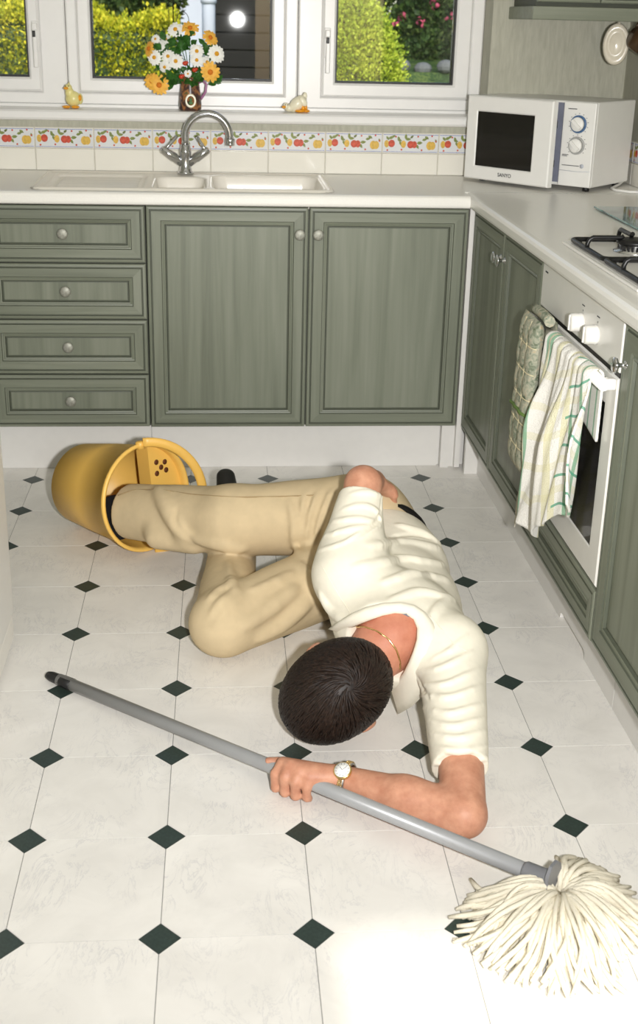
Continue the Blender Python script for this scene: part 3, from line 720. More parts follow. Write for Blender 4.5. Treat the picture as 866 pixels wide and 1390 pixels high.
def text(body, size, parent, loc, rot, mat, name, ext=.0003):
    c = bpy.data.curves.new(name, 'FONT'); c.body = body; c.size = size; c.extrude = ext; c.offset = .00025; c.align_x = 'CENTER'; c.align_y = 'CENTER'
    o = bpy.data.objects.new(name+'_tmp', c); COL.objects.link(o); bpy.context.view_layer.update()
    me = bpy.data.meshes.new_from_object(o.evaluated_get(bpy.context.evaluated_depsgraph_get())); bpy.data.objects.remove(o)
    me.materials.clear(); me.materials.append(M[mat]); me.name = name
    q = link(name, me, parent, loc); q.rotation_euler = rot; return q
text('SANYO', .0165, door, (dw*.50, -th-.0002, .034), (PI/2, 0, 0), 'ink', 'brand_lettering')
M['bluering'] = simple('blue_dial_ring', srgb(74, 108, 150), .35); M['greyring'] = simple('grey_dial_ring', srgb(172, 172, 170), .35); M['palegrey'] = simple('pale_grey_line', srgb(186, 190, 200), .4)
cx = MW_-.056
for zc, mt in ((.208, 'bluering'), (.143, 'greyring')):
    m = MB(); m.lathe([(.0275, -.0004), (.0275, .004), (.0255, .0055), (.0225, .0055), (.0225, .004)], 32, (cx, 0, zc), (0, -1, 0)); rg = obj('dial_ring', m, mt, mw)
    m = MB(); m.lathe([(.0220, .003), (.0215, .012), (.019, .0145), (0, .0145)], 32, (cx, 0, zc), (0, -1, 0), 0)
    c, s_ = math.cos(-.7), math.sin(-.7); m.prism([(-.019, -.0045), (.019, -.0045), (.019, .0045), (-.019, .0045)], .007, (cx, -.0143, zc), (c, 0, s_), (-s_, 0, c), (0, -1, 0))
    obj('dial', m, 'white', rg)
    m = MB()
    for k in range(11):
        a = math.radians(-40+26*k); m.box(cx+.0325*math.cos(a)-.0016, cx+.0325*math.cos(a)+.0016, -.0008, .0002, zc+.0325*math.sin(a)-.0008, zc+.0325*math.sin(a)+.0008)
    obj('dial_marking', m, 'ink', mw, kind='stuff')
m = MB(); m.box(cx-.046, cx+.014, -.0008, .0002, .0795, .0815); m.box(cx-.048, cx-.026, -.0008, .0002, .112, .114); m.box(cx-.048, cx-.030, -.0008, .0002, .108, .110); m.box(cx-.040, cx-.01, -.0008, .0002, .252, .2545); obj('panel_lettering', m, 'ink', mw, kind='stuff')
m = MB(); m.tube([(MW_-.110, -.0003, .064), (MW_-.05, -.0003, .063), (MW_-.003, -.0003, .066)], .0008, 5); m.lathe([(.007, -.0003), (.007, .0006), (0, .0006)], 14, (cx+.024, 0, .081), (0, -1, 0)); obj('panel_line', m, 'palegrey', mw, kind='stuff')
tag(obj('power_cable', MB().tube([(1.74, 2.50, .93), (1.735, 2.47, .915), (1.700, 2.415, .9075), (1.655, 2.345, .9045), (1.655, 2.30, .9045), (1.69, 2.262, .9045), (1.73, 2.258, .9045), (1.752, 2.265, .906), (1.7555, 2.27, .93), (1.756, 2.275, .96)], .0042, 8), 'white'), 'white power cable curling beside the microwave', 'cable')

# ------------------------------------------------------------------ wall cupboard above, hanging crockery
wc = thing('wall_cupboard', 'sage green wall cupboard above the microwave, only its lower edge showing', 'cupboard', (1.362, 2.36, 1.413))
obj('body', MB().box(.004, .404, .0205, .318, .04, .72), 'carcass', wc)
dm, dp = front_mesh('door', .198, .665, .043)
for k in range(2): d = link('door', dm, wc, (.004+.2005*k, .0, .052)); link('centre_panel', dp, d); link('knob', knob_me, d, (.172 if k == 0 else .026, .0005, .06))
obj('light_rail', MB().rbox(-.012, .405, -.012, .008, .0, .039, .003).rbox(-.012, .006, .008, .318, .0, .039, .003), 'wood_h', wc)
M['ivory'] = simple('ivory_glaze', srgb(222, 214, 196), .2, var=.03); M['brown'] = simple('brown_glaze', srgb(74, 56, 38), .2, var=.35, scale=18)
hk = thing('ivory_dish', 'ivory oval dish hanging from a hook below the wall cupboard', 'dish', (1.650, 2.435, 1.345))
m = MB()
prof = [(0, -.016), (.030, -.016), (.046, -.010), (.052, .0), (.050, .008), (.044, .012), (.036, .010), (.030, .006), (.026, .0075), (.020, .010), (0, .011)]
m.lathe([(r*.80, z) for r, z in prof], 30, (0, 0, 0), (-.35, -1, .08), squash=1.55, ref=(1, -.35, 0)); obj('dish_body', m, 'ivory', hk)
m = MB(); m.tube([(.004, .004, .0665), (.004, .002, .062), (.002, -.002, .05)], .0042, 8); obj('hook', m, 'ivory', hk)
mg = thing('brown_mug', 'glossy brown mug hanging beside the ivory dish at the right edge', 'mug', (1.718, 2.395, 1.37))
m = MB(); m.lathe([(0, .0), (.032, .0), (.037, .005), (.039, .03), (.040, .075), (.037, .075), (.035, .010), (0, .008)], 28, (-.032, -.02, .002), (.70, .25, -.35)); obj('mug_body', m, 'brown', mg)
m = MB(); m.tube(arc((-.005, -.012, .018), (.85, .3, -.3), (.2, .1, 1), .026, .1, PI-.1, 10), .005, 8); obj('handle', m, 'brown', mg)
# ------------------------------------------------------------------ flower jug on the sill
SILL = 1.0996
vx, vy = .287, 2.715
jug = thing('flower_jug', 'small dark printed jug with an oval medallion on the window sill', 'jug', (vx, vy, SILL))
def jugmat():
    t = NT('printed_jug'); t.set(rough=.25)
    f = t.noise(t.coords((1, 1, 1)), 38, 3, .6, .8)
    t.l(t.ramp(f, [(.30, srgb(40, 34, 36)), (.48, srgb(84, 58, 50)), (.60, srgb(176, 118, 70)), (.7, srgb(72, 88, 56))]), t.b.inputs['Base Color']); return t.m
M['jug'] = jugmat(); M['pink'] = simple('mauve_glaze', srgb(176, 120, 160), .3)
m = MB(); m.lathe([(0, .0006), (.033, .0006), (.037, .004), (.038, .02), (.0355, .05), (.031, .085), (.030, .098), (.033, .108), (.030, .108), (.027, .098), (.028, .085), (.03, .03), (0, .02)], 32); obj('jug_body', m, 'jug', jug)
m = MB(); m.tube([(.028, 0, .09), (.044, -.006, .096), (.055, -.008, .085), (.052, -.008, .062), (.040, -.004, .043), (.034, 0, .036)], .0042, 8); obj('handle', m, 'pink', jug)
m = MB(); m.lathe([(.0185, -.002), (.0185, .0022), (.016, .0035), (.0135, .0028), (0, .0028)], 24, (.002, -.0362, .033), (0, -1, .06), squash=1.22, ref=(1, 0, 0)); md = obj('medallion', m, 'duckwhite', jug)
m = MB(); m.lathe([(.0125, .003), (.0125, .0034), (0, .0034)], 20, (.002, -.0362, .033), (0, -1, .06), squash=1.22, ref=(1, 0, 0), mi=0); m.ell((.002, -.040, .036), (.005, .0008, .007), mi=1); m.ell((.002, -.040, .026), (.008, .0008, .005), mi=1); obj('medallion_print', m, ['jug', 'leafg'], md)

def flower(label, px_, py_, Y, R, kind, tilt=(0, 0), pet=None):
    c = atY(px_, py_, Y)
    R = R*(1.1 if kind == 'w' else 1.02); root = thing('daisy', label, 'flower', tuple(c), group='daisies in the jug')
    ax = np.array([tilt[0], -1.0, tilt[1]+.15]); ax /= np.linalg.norm(ax)
    u = np.cross(ax, [0, 0, 1.]); u /= np.linalg.norm(u); v = np.cross(u, ax)
    n = pet or (15 if kind == 'w' else 14); m = MB()
    for k in range(n):
        for lay in range(2 if kind == 'w' else 1):
            a = 2*PI*(k+.5*lay)/n+random.uniform(-.09, .09); d = math.cos(a)*u+math.sin(a)*v; s_ = np.cross(ax, d); L = R*random.uniform(.9, 1.04)*(1-.14*lay); W = R*(.17 if kind == 'w' else .19)
            dr = -R*random.uniform(.0, .22)
            p = [d*L*.16-s_*W*.4, d*L*.55-s_*W+ax*R*.06, d*L*.88-s_*W*.7+ax*dr*.6, d*L+ax*dr, d*L*.88+s_*W*.7+ax*dr*.6, d*L*.55+s_*W+ax*R*.06, d*L*.16+s_*W*.4, d*L*.6+ax*(R*.02)]
            p = [q+ax*.0012*lay for q in p]
            b = [q-ax*.0006 for q in p]
            m.add(p+b, [(0, 1, 7, 6), (1, 2, 3, 7), (7, 3, 4, 5), (7, 5, 6), (8, 14, 15, 9), (9, 15, 11, 10), (15, 13, 12, 11), (15, 14, 13)], 0)
    obj('petals', m, 'petalw' if kind == 'w' else 'petalo', root)
    m = MB(); m.lathe([(R*.25, 0), (R*.24, R*.10), (R*.15, R*.17), (0, R*.19)], 14, ax*.0005, ax); obj('flower_centre', m, 'eyey' if kind == 'w' else 'eyeo', root)
    e = np.array([vx+random.uniform(-.012, .012), vy+random.uniform(-.012, .012), SILL+.09])-c; b = -ax*.012
    m = MB(); m.tube([b*.1, b+e*.12, b*.8+e*.5, e], .0016, 6); obj('stem', m, 'leafg', root)
    return root
FL = [('white daisy at the top of the bouquet', 238, 40, 2.70, .026, 'w', (-.1, .45)), ('small white daisy at the upper left tip of the bouquet', 211, 53, 2.71, .016, 'w', (-.5, .3)),
      ('white daisy crowded below the upper left tip of the bouquet', 217, 62, 2.72, .019, 'w', (-.4, .3)), ('white daisy turned away behind the left cluster', 225, 53, 2.73, .018, 'w', (-.2, .5)),
      ('white daisy at the left edge of the bouquet', 209.5, 78, 2.69, .0245, 'w', (-.35, 0)), ('white daisy second from the left in the middle row', 228, 76.5, 2.685, .022, 'w', (-.15, .1)),
      ('large white daisy left of the bouquet centre', 238.5, 83, 2.675, .025, 'w', (0, .05)), ('white daisy low under the left cluster', 223.5, 91, 2.68, .020, 'w', (-.3, -.4)),
      ('upper white daisy right of the bouquet centre', 267, 69.5, 2.68, .024, 'w', (.1, .1)), ('lower white daisy right of the bouquet centre', 267, 81.5, 2.67, .022, 'w', (.05, -.15)),
      ('large white daisy at the right edge of the bouquet', 294, 73, 2.68, .0285, 'w', (.3, 0)), ('white daisy tucked behind the lower right orange one', 281, 84, 2.70, .020, 'w', (.2, -.1)), ('small white daisy at the jug mouth', 255, 100, 2.675, .013, 'w', (0, -.2)),
      ('orange daisy at the top of the bouquet', 258, 38, 2.70, .031, 'o', (.05, .75)), ('orange daisy at the upper right of the bouquet', 285.5, 51, 2.70, .030, 'o', (.65, .5)), ('orange daisy seen edge on at the left of the bouquet', 202, 66, 2.70, .028, 'o', (-1.6, .3)),
      ('orange daisy at the lower right of the bouquet', 285.5, 98, 2.67, .035, 'o', (.15, -.1)), ('large orange daisy hanging lowest at the left', 216, 115.5, 2.665, .035, 'o', (-.1, -.1)), ('orange daisy behind the lowest left one', 206, 110, 2.68, .030, 'o', (-.5, .1))]
for f in FL: flower(*f)
def sprig(label, px_, py_, Y, n, spread, size):
    c = atY(px_, py_, Y); root = thing('leaf_sprig', label, 'leaves', tuple(c), group='leaf sprigs in the jug'); e = np.array([vx, vy, SILL+.09])-c
    m = MB(); m.tube([(0, 0, 0), e*.5+np.array([0, 0, .005]), e], .0015, 5); obj('stem', m, 'leafg', root)
    for k in range(int(n*1.5)):
        o = np.array([random.gauss(0, spread), random.gauss(0, spread*.5), random.gauss(0, spread)]); d = np.array([random.uniform(-1, 1), random.uniform(-1, .2), random.uniform(-.6, 1)]); d /= np.linalg.norm(d)
        s_ = np.cross(d, [random.uniform(-.3, .3), 1, random.uniform(-.3, .3)]); s_ /= np.linalg.norm(s_); nn = np.cross(d, s_); L = size*1.35*random.uniform(.7, 1.2); W = L*.30
        p = [o, o+d*L*.35+s_*W, o+d*L*.7+s_*W*.8, o+d*L-nn*L*.15, o+d*L*.7-s_*W*.8, o+d*L*.35-s_*W, o+d*L*.5-nn*W*.3]
        b = [q+nn*.0006 for q in p]
        obj('leaf', MB().add(p+b, [(0, 1, 6), (1, 2, 6), (2, 3, 6), (3, 4, 6), (4, 5, 6), (5, 0, 6), (7, 13, 8), (8, 13, 9), (9, 13, 10), (10, 13, 11), (11, 13, 12), (12, 13, 7)], 0), 'leafg', root)
for q in [('dark green leaves at the bouquet centre', 250, 58, 2.70, 16, .014, .024), ('green leaves right of the centre daisies', 282, 70, 2.71, 10, .012, .024), ('green leaves above the lowest orange daisy', 230, 108, 2.69, 12, .013, .026),
          ('green leaves over the jug rim', 264, 104, 2.69, 14, .013, .026), ('green leaves in the left cluster', 225, 68, 2.72, 10, .016, .022), ('green leaves under the lower right orange daisy', 292, 108, 2.70, 6, .006, .02), ('pale leaves below the left cluster', 238, 97, 2.71, 12, .014, .02)]: sprig(*q)
for i, (lb, px_, py_) in enumerate((('red berry above the jug rim', 251, 86), ('red flower bud resting on the jug rim', 246, 104), ('red bud at the right of the jug rim', 264, 95))):
    c = atY(px_, py_, 2.675); b = thing('berry', lb, 'berry', tuple(c)); m = MB(); m.ell((0, 0, 0), (.0085, .007, .0075)); m.ell((.006, -.002, .003), (.006, .005, .005)); obj('berry_flesh', m, 'berry', b)
    m = MB(); e = np.array([vx, vy, SILL+.09])-c; m.tube([(0, 0, 0), e*.5, e], .0011, 5); obj('stem', m, 'leafg', b)

# ducks
def duck(x, y, rz, label):
    d = thing('duck_ornament', label, 'ornament', (x, y, SILL), rz); return d
d = duck(-.108, 2.715, 0, 'pale yellow ceramic duck sitting upright at the left of the sill')
m = MB(); m.ell((.004, .004, .030), (.026, .022, .026)); m.ell((-.006, -.004, .05), (.015, .013, .018)); m.ell((-.010, -.008, .066), (.0135, .012, .0125)); m.ell((.026, .008, .030), (.010, .010, .018)); m.tube([(-.008, -.006, .076), (-.006, -.004, .084)], [.004, .001], 6); bd = obj('duck_body', m, 'duck', d)
m = MB(); m.ell((-.016, -.020, .065), (.0085, .009, .0045)); obj('beak', m, 'beak', d)
m = MB(); m.ell((-.018, -.016, .0055), (.014, .014, .005)); obj('foot', m, 'beak', d); m = MB(); m.ell((.012, -.018, .0055), (.014, .014, .005)); obj('foot', m, 'beak', d)
m = MB(); m.ell((.027, -.004, .034), (.006, .009, .010)); obj('wing', m, 'beak', d)
m = MB(); [m.ell((sx_, -.0195, .072), (.0016, .0012, .002)) for sx_ in (-.018, -.007)]; obj('eye', m, 'black', bd, kind='stuff')
d = duck(.655, 2.712, 0, 'pale ceramic duck tipped forward with tail raised at the middle of the sill')
m = MB(); Rm = np.array([[math.cos(.7), 0, math.sin(.7)], [0, 1, 0], [-math.sin(.7), 0, math.cos(.7)]])
m.ell((-.004, 0, .028), (.036, .021, .022), Rm); m.ell((-.033, -.006, .013), (.016, .012, .0115)); m.ell((-.044, -.010, .020), (.0115, .011, .0115)); m.ell((.020, 0, .054), (.008, .007, .012)); m.ell((.013, -.016, .036), (.012, .007, .018), Rm); bd = obj('duck_body', m, 'duckwhite', d)
m = MB(); m.ell((-.052, -.018, .018), (.0075, .009, .0048)); obj('beak', m, 'beak', d)
m = MB(); m.ell((.004, -.016, .0055), (.018, .014, .0052)); m.tube([(.012, -.012, .006), (.016, -.010, .024)], .006, 8); obj('foot', m, 'beak', d); m = MB(); m.ell((.024, -.006, .0055), (.014, .014, .0052)); m.tube([(.024, -.004, .006), (.022, -.004, .026)], .006, 8); obj('foot', m, 'beak', d)
m = MB(); [m.ell((-.047+k*.008, -.0195, .025), (.0016, .0012, .002)) for k in range(2)]; obj('eye', m, 'black', bd, kind='stuff')

# ------------------------------------------------------------------ white fridge at the left
fr = thing('fridge', 'white under-counter fridge cut off by the left edge', 'fridge', (-.111, 1.008, 0))
obj('cabinet', MB().rbox(-.56, -.052, -.56, 0, .03, .85, .006), 'white', fr)
obj('fridge_door', MB().rbox(-.050, 0, -.56, 0, .075, .848, .010, 3), 'white', fr)
obj('kick_strip', MB().rbox(-.055, -.004, -.556, -.004, .012, .072, .004), 'cream_top', fr)
for fx in (-.52, -.08):
    for fy in (-.52, -.04): obj('foot', MB().lathe([(.018, .0003), (.016, .031)], 12, (fx, fy, 0)), 'black', fr)

# ------------------------------------------------------------------ bucket lying on its side
BR, B0 = .148, .116
rimc = np.array([.176, 1.535, BR+.008]); basc = np.array([-.022, 1.745, B0+.004])
bax = rimc-basc; BL = np.linalg.norm(bax); bax /= BL
bu = np.cross([0, 0, 1.], bax); bu /= np.linalg.norm(bu); bv = np.cross(bax, bu)     # bu sideways, bv up
if bu[0] < 0: bu = -bu
bucket = thing('mop_bucket', 'yellow plastic mop bucket on its side with a foot inside', 'bucket', (.06, 1.66, 0))
prof = [(0, .0), (B0*.9, .0), (B0, .008), (B0+(BR-B0)*.5, BL*.5), (BR-.004, BL-.014), (BR+.004, BL-.012), (BR+.006, BL-.004), (BR+.003, BL+.002), (BR-.004, BL), (BR-.007, BL-.012), (B0+(BR-B0)*.5-.004, BL*.5), (B0-.005, .012), (0, .006)]
m = MB(); m.lathe(prof, 56, basc, bax, ref=bv); wl_('shell', m, 'yellow', bucket)
# strainer across one side of the mouth
def onrim(u_, v_, d_): return rimc+bu*u_+bv*v_-bax*d_
rr = BR-.006; u0 = .038; a0 = math.acos(u0/rr)
seg = [(rr*math.cos(a), rr*math.sin(a)) for a in np.linspace(-a0, a0, 22)]
m = MB(); m.prism(seg, .004, rimc-bax*.026, bu, bv, bax, 0); m.prism([(u0-.004, -rr*math.sin(a0)), (u0+.001, -rr*math.sin(a0)), (u0+.001, rr*math.sin(a0)), (u0-.004, rr*math.sin(a0))], .05, rimc-bax*.07, bu, bv, bax, 0); st = wl_('strainer', m, 'yellow', bucket)
m = MB()
for (a, b) in ((.062, .082), (.092, .076), (.077, .064), (.060, .050), (.094, .052)):
    m.lathe([(.0078, .0), (.0078, .0008), (0, .0008)], 14, onrim(a, b, .0222), bax)
link('strainer_hole', m.mesh('strainer_hole', ['hole'], bucket.location), st, kind='stuff')
# bail handle: pivots at top and bottom of the rim and lies over the mouth
hp_ = []
for t in np.linspace(-1, 1, 33):
    a = t*PI/2; hp_.append(rimc+bv*(BR+.008)*math.sin(a)+(bax*.50+bu*.86)*(BR+.004)*math.cos(a)*1.0+bax*.006)
hp_ = [q+np.array([0, 0, max(0, .010-q[2])]) for q in hp_]
m = MB(); m.tube(hp_, .0135, 10, flat=(bax, .42)); wl_('bail_handle', m, 'yellow_edge', bucket)
m = MB()
for sgn in (-1, 1): m.lathe([(.013, -.012), (.013, .006), (.009, .009), (0, .009)], 14, rimc+bv*sgn*(BR+.002)-bax*.006, bv*sgn) if sgn > 0 else None
wl_('handle_pivot', m, 'yellow_edge', bucket)

# ------------------------------------------------------------------ mop
tip = at(72, 919, .016); sock = at(714, 1182, .058)
md_ = (sock-tip)/np.linalg.norm(sock-tip)
mop = thing('mop', 'cotton string mop with a grey pole held in the hand', 'mop', (.45, .43, 0))
m = MB(); m.tube([tip+md_*.02, sock-md_*.002], .0135, 18); wl_('pole', m, 'greypole', mop)
m = MB(); m.tube([tip-md_*.020, tip-md_*.016, tip-md_*.005, tip+md_*.028, tip+md_*.030, tip+md_*.062, tip+md_*.0625], [.004, .0095, .0125, .0135, .0152, .0155, .0135], 16, flat=((0, 0, 1), .86)); wl_('end_grip', m, 'black', mop)
m = MB(); m.tube([sock-md_*.004, sock+md_*.0, sock+md_*.030, sock+md_*.036, sock+md_*.05], [.0145, .0165, .0170, .0185, .0185], 18); sk = wl_('socket', m, 'greyplastic', mop)
hc = sock+md_*.056
# flared plate at the end of the socket
pl = np.cross(md_, [0, 0, 1.]); pl /= np.linalg.norm(pl); pv = np.cross(pl, md_)
poly = [(-.018, -.030), (.018, -.030), (.026, .0), (.022, .026), (.010, .040), (-.010, .040), (-.022, .026), (-.026, .0)]
m = MB(); m.prism([(a*1.1, b*.9) for a, b in poly], .006, hc-md_*.010, pl, pv, md_); wl_('flange', m, 'greyplastic', mop)
m = MB(); rs = np.random.default_rng(3)
cen = np.array([hc[0]+.01, hc[1]-.005, .0])
NS = 420; anc = hc+md_*.010
for k in range(NS):
    lay = (k/NS)
    a = math.radians(rs.uniform(-196, 74)); u_ = np.array([math.cos(a), math.sin(a)]); dg = math.degrees(a)
    L = rs.uniform(.125, .172)*(1.10 if -165 < dg < -75 else .93 if dg < -75 else .80)
    st0 = anc+np.array([u_[0], u_[1], 0])*.010+rs.normal(0, .004, 3); z0 = .012+.036*lay
    bend = rs.normal(0, .16); hump = .010+.022*lay; end = .0055+.016*lay*rs.random()
    ph = rs.uniform(0, 6); pts = []
    for t in np.linspace(0, 1, 10):
        b = a+bend*t*t+.05*math.sin(6*t+ph); r_ = L*t
        z = z0*(1-t)+end*t+hump*math.sin(PI*t**.75)
        pts.append(np.array([st0[0]+math.cos(b)*r_, st0[1]+math.sin(b)*r_, max(.005, z)]))
    wd = rs.uniform(.0038, .0056)
    m.tube(pts, [wd*.8]+[wd]*7+[wd*1.05, wd*.7], 6)
o = wl_('mop_strands', m, 'yarn', mop); o['kind'] = 'stuff'

# ------------------------------------------------------------------ the garden outside
GZ = -.25
M['lawn'] = simple('lawn', srgb(96, 116, 52), .95, var=.3, scale=6)
M['render'] = simple('pale_render', srgb(214, 218, 234), .9, var=.03, scale=5); M['paving'] = simple('paving', srgb(170, 164, 152), .9, var=.1, scale=3)
gr = struct('ground', MB().box(-12, 14, YB+.25, 22, GZ-.1, GZ), 'lawn', 'garden lawn outside the window'); 
struct('ground_patio', MB().box(-3, 4, YF-7, YF-.16, -.16, -.07), 'paving', 'paved patio behind the viewer')
tag(obj('neighbour_wall', MB().box(-9, 1.2, 15.0, 15.3, GZ, 5.0), 'render'), 'pale rendered house wall beyond the hedge', 'wall')
dp_ = thing('downpipe', 'pale blue grey downpipe behind the bouquet', 'pipe', (.33, 9.2, GZ))
obj('pipe', MB().lathe([(.055, 0), (.055, 4.2)], 18), 'p_pipe' if 0 else 'render', dp_); m = MB(); [m.lathe([(.066, z_), (.066, z_+.06)], 18) for z_ in (.6, 1.75, 3.0)]; obj('pipe_collar', m, 'render', dp_)
def leafmat(name, a, b, c):
    t = NT(name); t.set(rough=.6, spec=.3); f = t.noise(t.coords(), 5, 3, .6); f2 = t.noise(t.coords(), 60, 1)
    ad = t.n('Math', operation='MULTIPLY_ADD'); t.l(f2, ad.inputs[0]); ad.inputs[1].default_value = .5; ml = t.n('Math', operation='MULTIPLY'); t.l(f, ml.inputs[0]); ml.inputs[1].default_value = .5; t.l(ml.outputs[0], ad.inputs[2])
    t.l(t.ramp(ad.outputs[0], [(.35, a), (.5, b), (.62, c)]), t.b.inputs['Base Color']); return t.m
M['hedge'] = leafmat('golden_hedge_leaf', srgb(92, 120, 26), srgb(186, 186, 40), srgb(240, 220, 66))
M['bush'] = leafmat('lime_bush_leaf', srgb(96, 130, 34), srgb(168, 186, 56), srgb(214, 218, 90))
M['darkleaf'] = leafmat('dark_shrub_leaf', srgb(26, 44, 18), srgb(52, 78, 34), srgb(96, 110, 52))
M['bloom'] = simple('pink_bloom', srgb(190, 80, 110), .7, var=.3, scale=10)
M['bark'] = simple('bark', srgb(80, 62, 44), .9)
def leafy(name, label, cat, loc, surf, core, n, size, mat, up=.5):
    root = thing(name, label, cat, loc)
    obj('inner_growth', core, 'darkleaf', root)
    r = np.random.default_rng(len(label)); P, N = surf(r, n)
    D = N+r.normal(0, .55, (n, 3))+np.array([0, 0, up]); D /= np.linalg.norm(D, axis=1)[:, None]; S_ = np.cross(D, r.normal(0, 1, (n, 3))); S_ /= np.linalg.norm(S_, axis=1)[:, None]+1e-9
    L = (size*r.uniform(.6, 1.3, n))[:, None]; Q = P+N*r.normal(0, .035, (n, 1)); V = np.stack([Q, Q+D*L*.5+S_*L*.34, Q+D*L, Q+D*L*.5-S_*L*.34], 1).reshape(-1, 3)
    me = bpy.data.meshes.new('foliage'); me.vertices.add(4*n); me.vertices.foreach_set('co', V.ravel()); me.loops.add(4*n); me.loops.foreach_set('vertex_index', np.arange(4*n, dtype=np.int32)); me.polygons.add(n); me.polygons.foreach_set('loop_start', np.arange(0, 4*n, 4, dtype=np.int32))
    me.materials.append(M[mat]); me.update(calc_edges=True); link('foliage', me, root, kind='stuff'); return root
def boxsurf(w_, d_, h_):
    def f(r, n):
        x = r.uniform(-w_/2, w_/2, n); bump = .05*np.sin(x*5.1)+.04*np.sin(x*11.3+1); fr_ = r.random(n) < .55; z = r.uniform(.3, h_, n)
        P = np.where(fr_[:, None], np.stack([x, -d_/2+.05*np.sin(x*7+z*6), z+bump*z/h_], 1), np.stack([x, r.uniform(-d_/2, d_/2, n), h_+bump], 1))
        return P, np.where(fr_[:, None], np.array([[0, -1., .2]]), np.array([[0, -.3, 1.]]))
    return f
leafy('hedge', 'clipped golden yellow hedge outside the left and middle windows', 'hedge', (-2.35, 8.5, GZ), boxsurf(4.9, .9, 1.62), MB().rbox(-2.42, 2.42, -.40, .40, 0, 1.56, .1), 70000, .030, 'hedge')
def ellsurf(r3, zc):
    def f(r, n):
        v = r.normal(0, 1, (n, 3)); v /= np.linalg.norm(v, axis=1)[:, None]; v[:, 1] = np.where(v[:, 1] > .5, -v[:, 1], v[:, 1])
        return v*np.array(r3)+np.array([0, 0, zc]), v
    return f
leafy('round_bush', 'clipped round lime green bush outside the right window', 'bush', (1.38, 7.9, GZ), ellsurf((.40, .40, .90), .90), MB().ell((0, 0, .9), (.37, .37, .86)), 32000, .026, 'bush')
for (lb, x_, y_, r3, n_, s_) in (('dark green shrub behind the round bush', 3.15, 10.8, (1.3, .7, 1.25), 16000, .06), ('tall dark shrub standing above the golden hedge', -1.0, 12.2, (1.0, .6, 2.2), 16000, .07), ('dark shrub at the far right of the right window', 3.9, 9.4, (.9, .6, 1.1), 9000, .06)):
    leafy('shrub', lb, 'shrub', (x_, y_, GZ), ellsurf(r3, r3[2]), MB().ell((0, 0, r3[2]), tuple(q*.93 for q in r3)), n_, s_, 'darkleaf', .3)
for k in range(6):
    bx_, bz_ = 2.10+.14*k+.05*random.random(), 1.36+.30*random.random()
    by_ = 10.8-.7*math.sqrt(max(0, 1-((bx_-3.15)/1.3)**2-((bz_-1.0)/1.25)**2))-.01
    q = thing('blossom', 'pink flower head in the dark shrubbery, %s from the left' % ('first', 'second', 'third', 'fourth', 'fifth', 'sixth')[k], 'flower', (bx_, by_, bz_), group='pink flower heads in the shrubbery')
    m = MB(); [m.ell((random.gauss(0, .03), random.gauss(0, .02), random.gauss(0, .03)), (.022, .016, .022), nu=8, nv=6) for _ in range(7)]; obj('flower_cluster', m, 'bloom', q)
M['rock'] = simple('grey_rock', srgb(104, 106, 108), .9, var=.25, scale=9, bump=.5, bscale=30)
bank = struct('ground_bank', MB().prism([(-.9, 0), (0, 1.25), (.9, 1.32), (.9, 0)], 2.6, (1.5, 9.1, GZ), (0, 1, 0), (0, 0, 1), (1, 0, 0)), 'darkleaf', 'planted bank rising behind the round bush')
for k, (x_, z_, r_) in enumerate(((1.93, 1.27, .075), (2.13, 1.25, .065), (2.32, 1.27, .07))):
    m = MB(); m.ell((0, 0, 0), (r_*1.2, r_*.8, r_*.8), nu=9, nv=6); o = obj('rock', m, 'rock', loc=(x_, 9.10+.04*(k % 2), GZ+z_+.03)); tag(o, 'grey rockery stone beyond the right window, %s from the round bush' % ('first', 'second', 'third', 'fourth')[k], 'stone', 'rockery stones')
    for f in o.data.polygons: f.use_smooth = False
# dark timber shed filling the right of the middle window
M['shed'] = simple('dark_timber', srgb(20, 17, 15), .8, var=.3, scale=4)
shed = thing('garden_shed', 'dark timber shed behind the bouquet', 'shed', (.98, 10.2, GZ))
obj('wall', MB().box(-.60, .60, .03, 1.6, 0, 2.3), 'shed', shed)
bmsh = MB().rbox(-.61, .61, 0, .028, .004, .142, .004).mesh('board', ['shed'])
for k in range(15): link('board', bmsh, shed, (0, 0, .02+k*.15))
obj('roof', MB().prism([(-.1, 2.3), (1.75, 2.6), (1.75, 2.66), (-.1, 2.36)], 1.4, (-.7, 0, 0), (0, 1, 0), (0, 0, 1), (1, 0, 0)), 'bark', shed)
# wire hanging ornament outside the glass
wr = thing('wire_hanger', 'wire hanging basket hoop outside above the bouquet', 'ornament', (.235, 3.15, 1.30)); M['wire'] = simple('dark_wire', srgb(60, 58, 54), .4, .7)
m = MB(); c = atY(248, 28, 3.15)-np.array([.235, 3.15, 1.30])
m.tube([c+np.array([.022*math.cos(t), 0, .030*math.sin(t)]) for t in np.linspace(-.6, PI+.6, 20)], .0012, 6); m.tube([c+np.array([0, 0, .03]), c+np.array([0, 0, .6])], .0009, 5)
m.tube([c+np.array([-.034, 0, -.03]), c+np.array([-.035, .0, .6])], .0018, 6); m.tube([c+np.array([-.050, 0, -.04]), c+np.array([-.050, 0, .6])], .0012, 6); obj('wire', m, 'wire', wr)
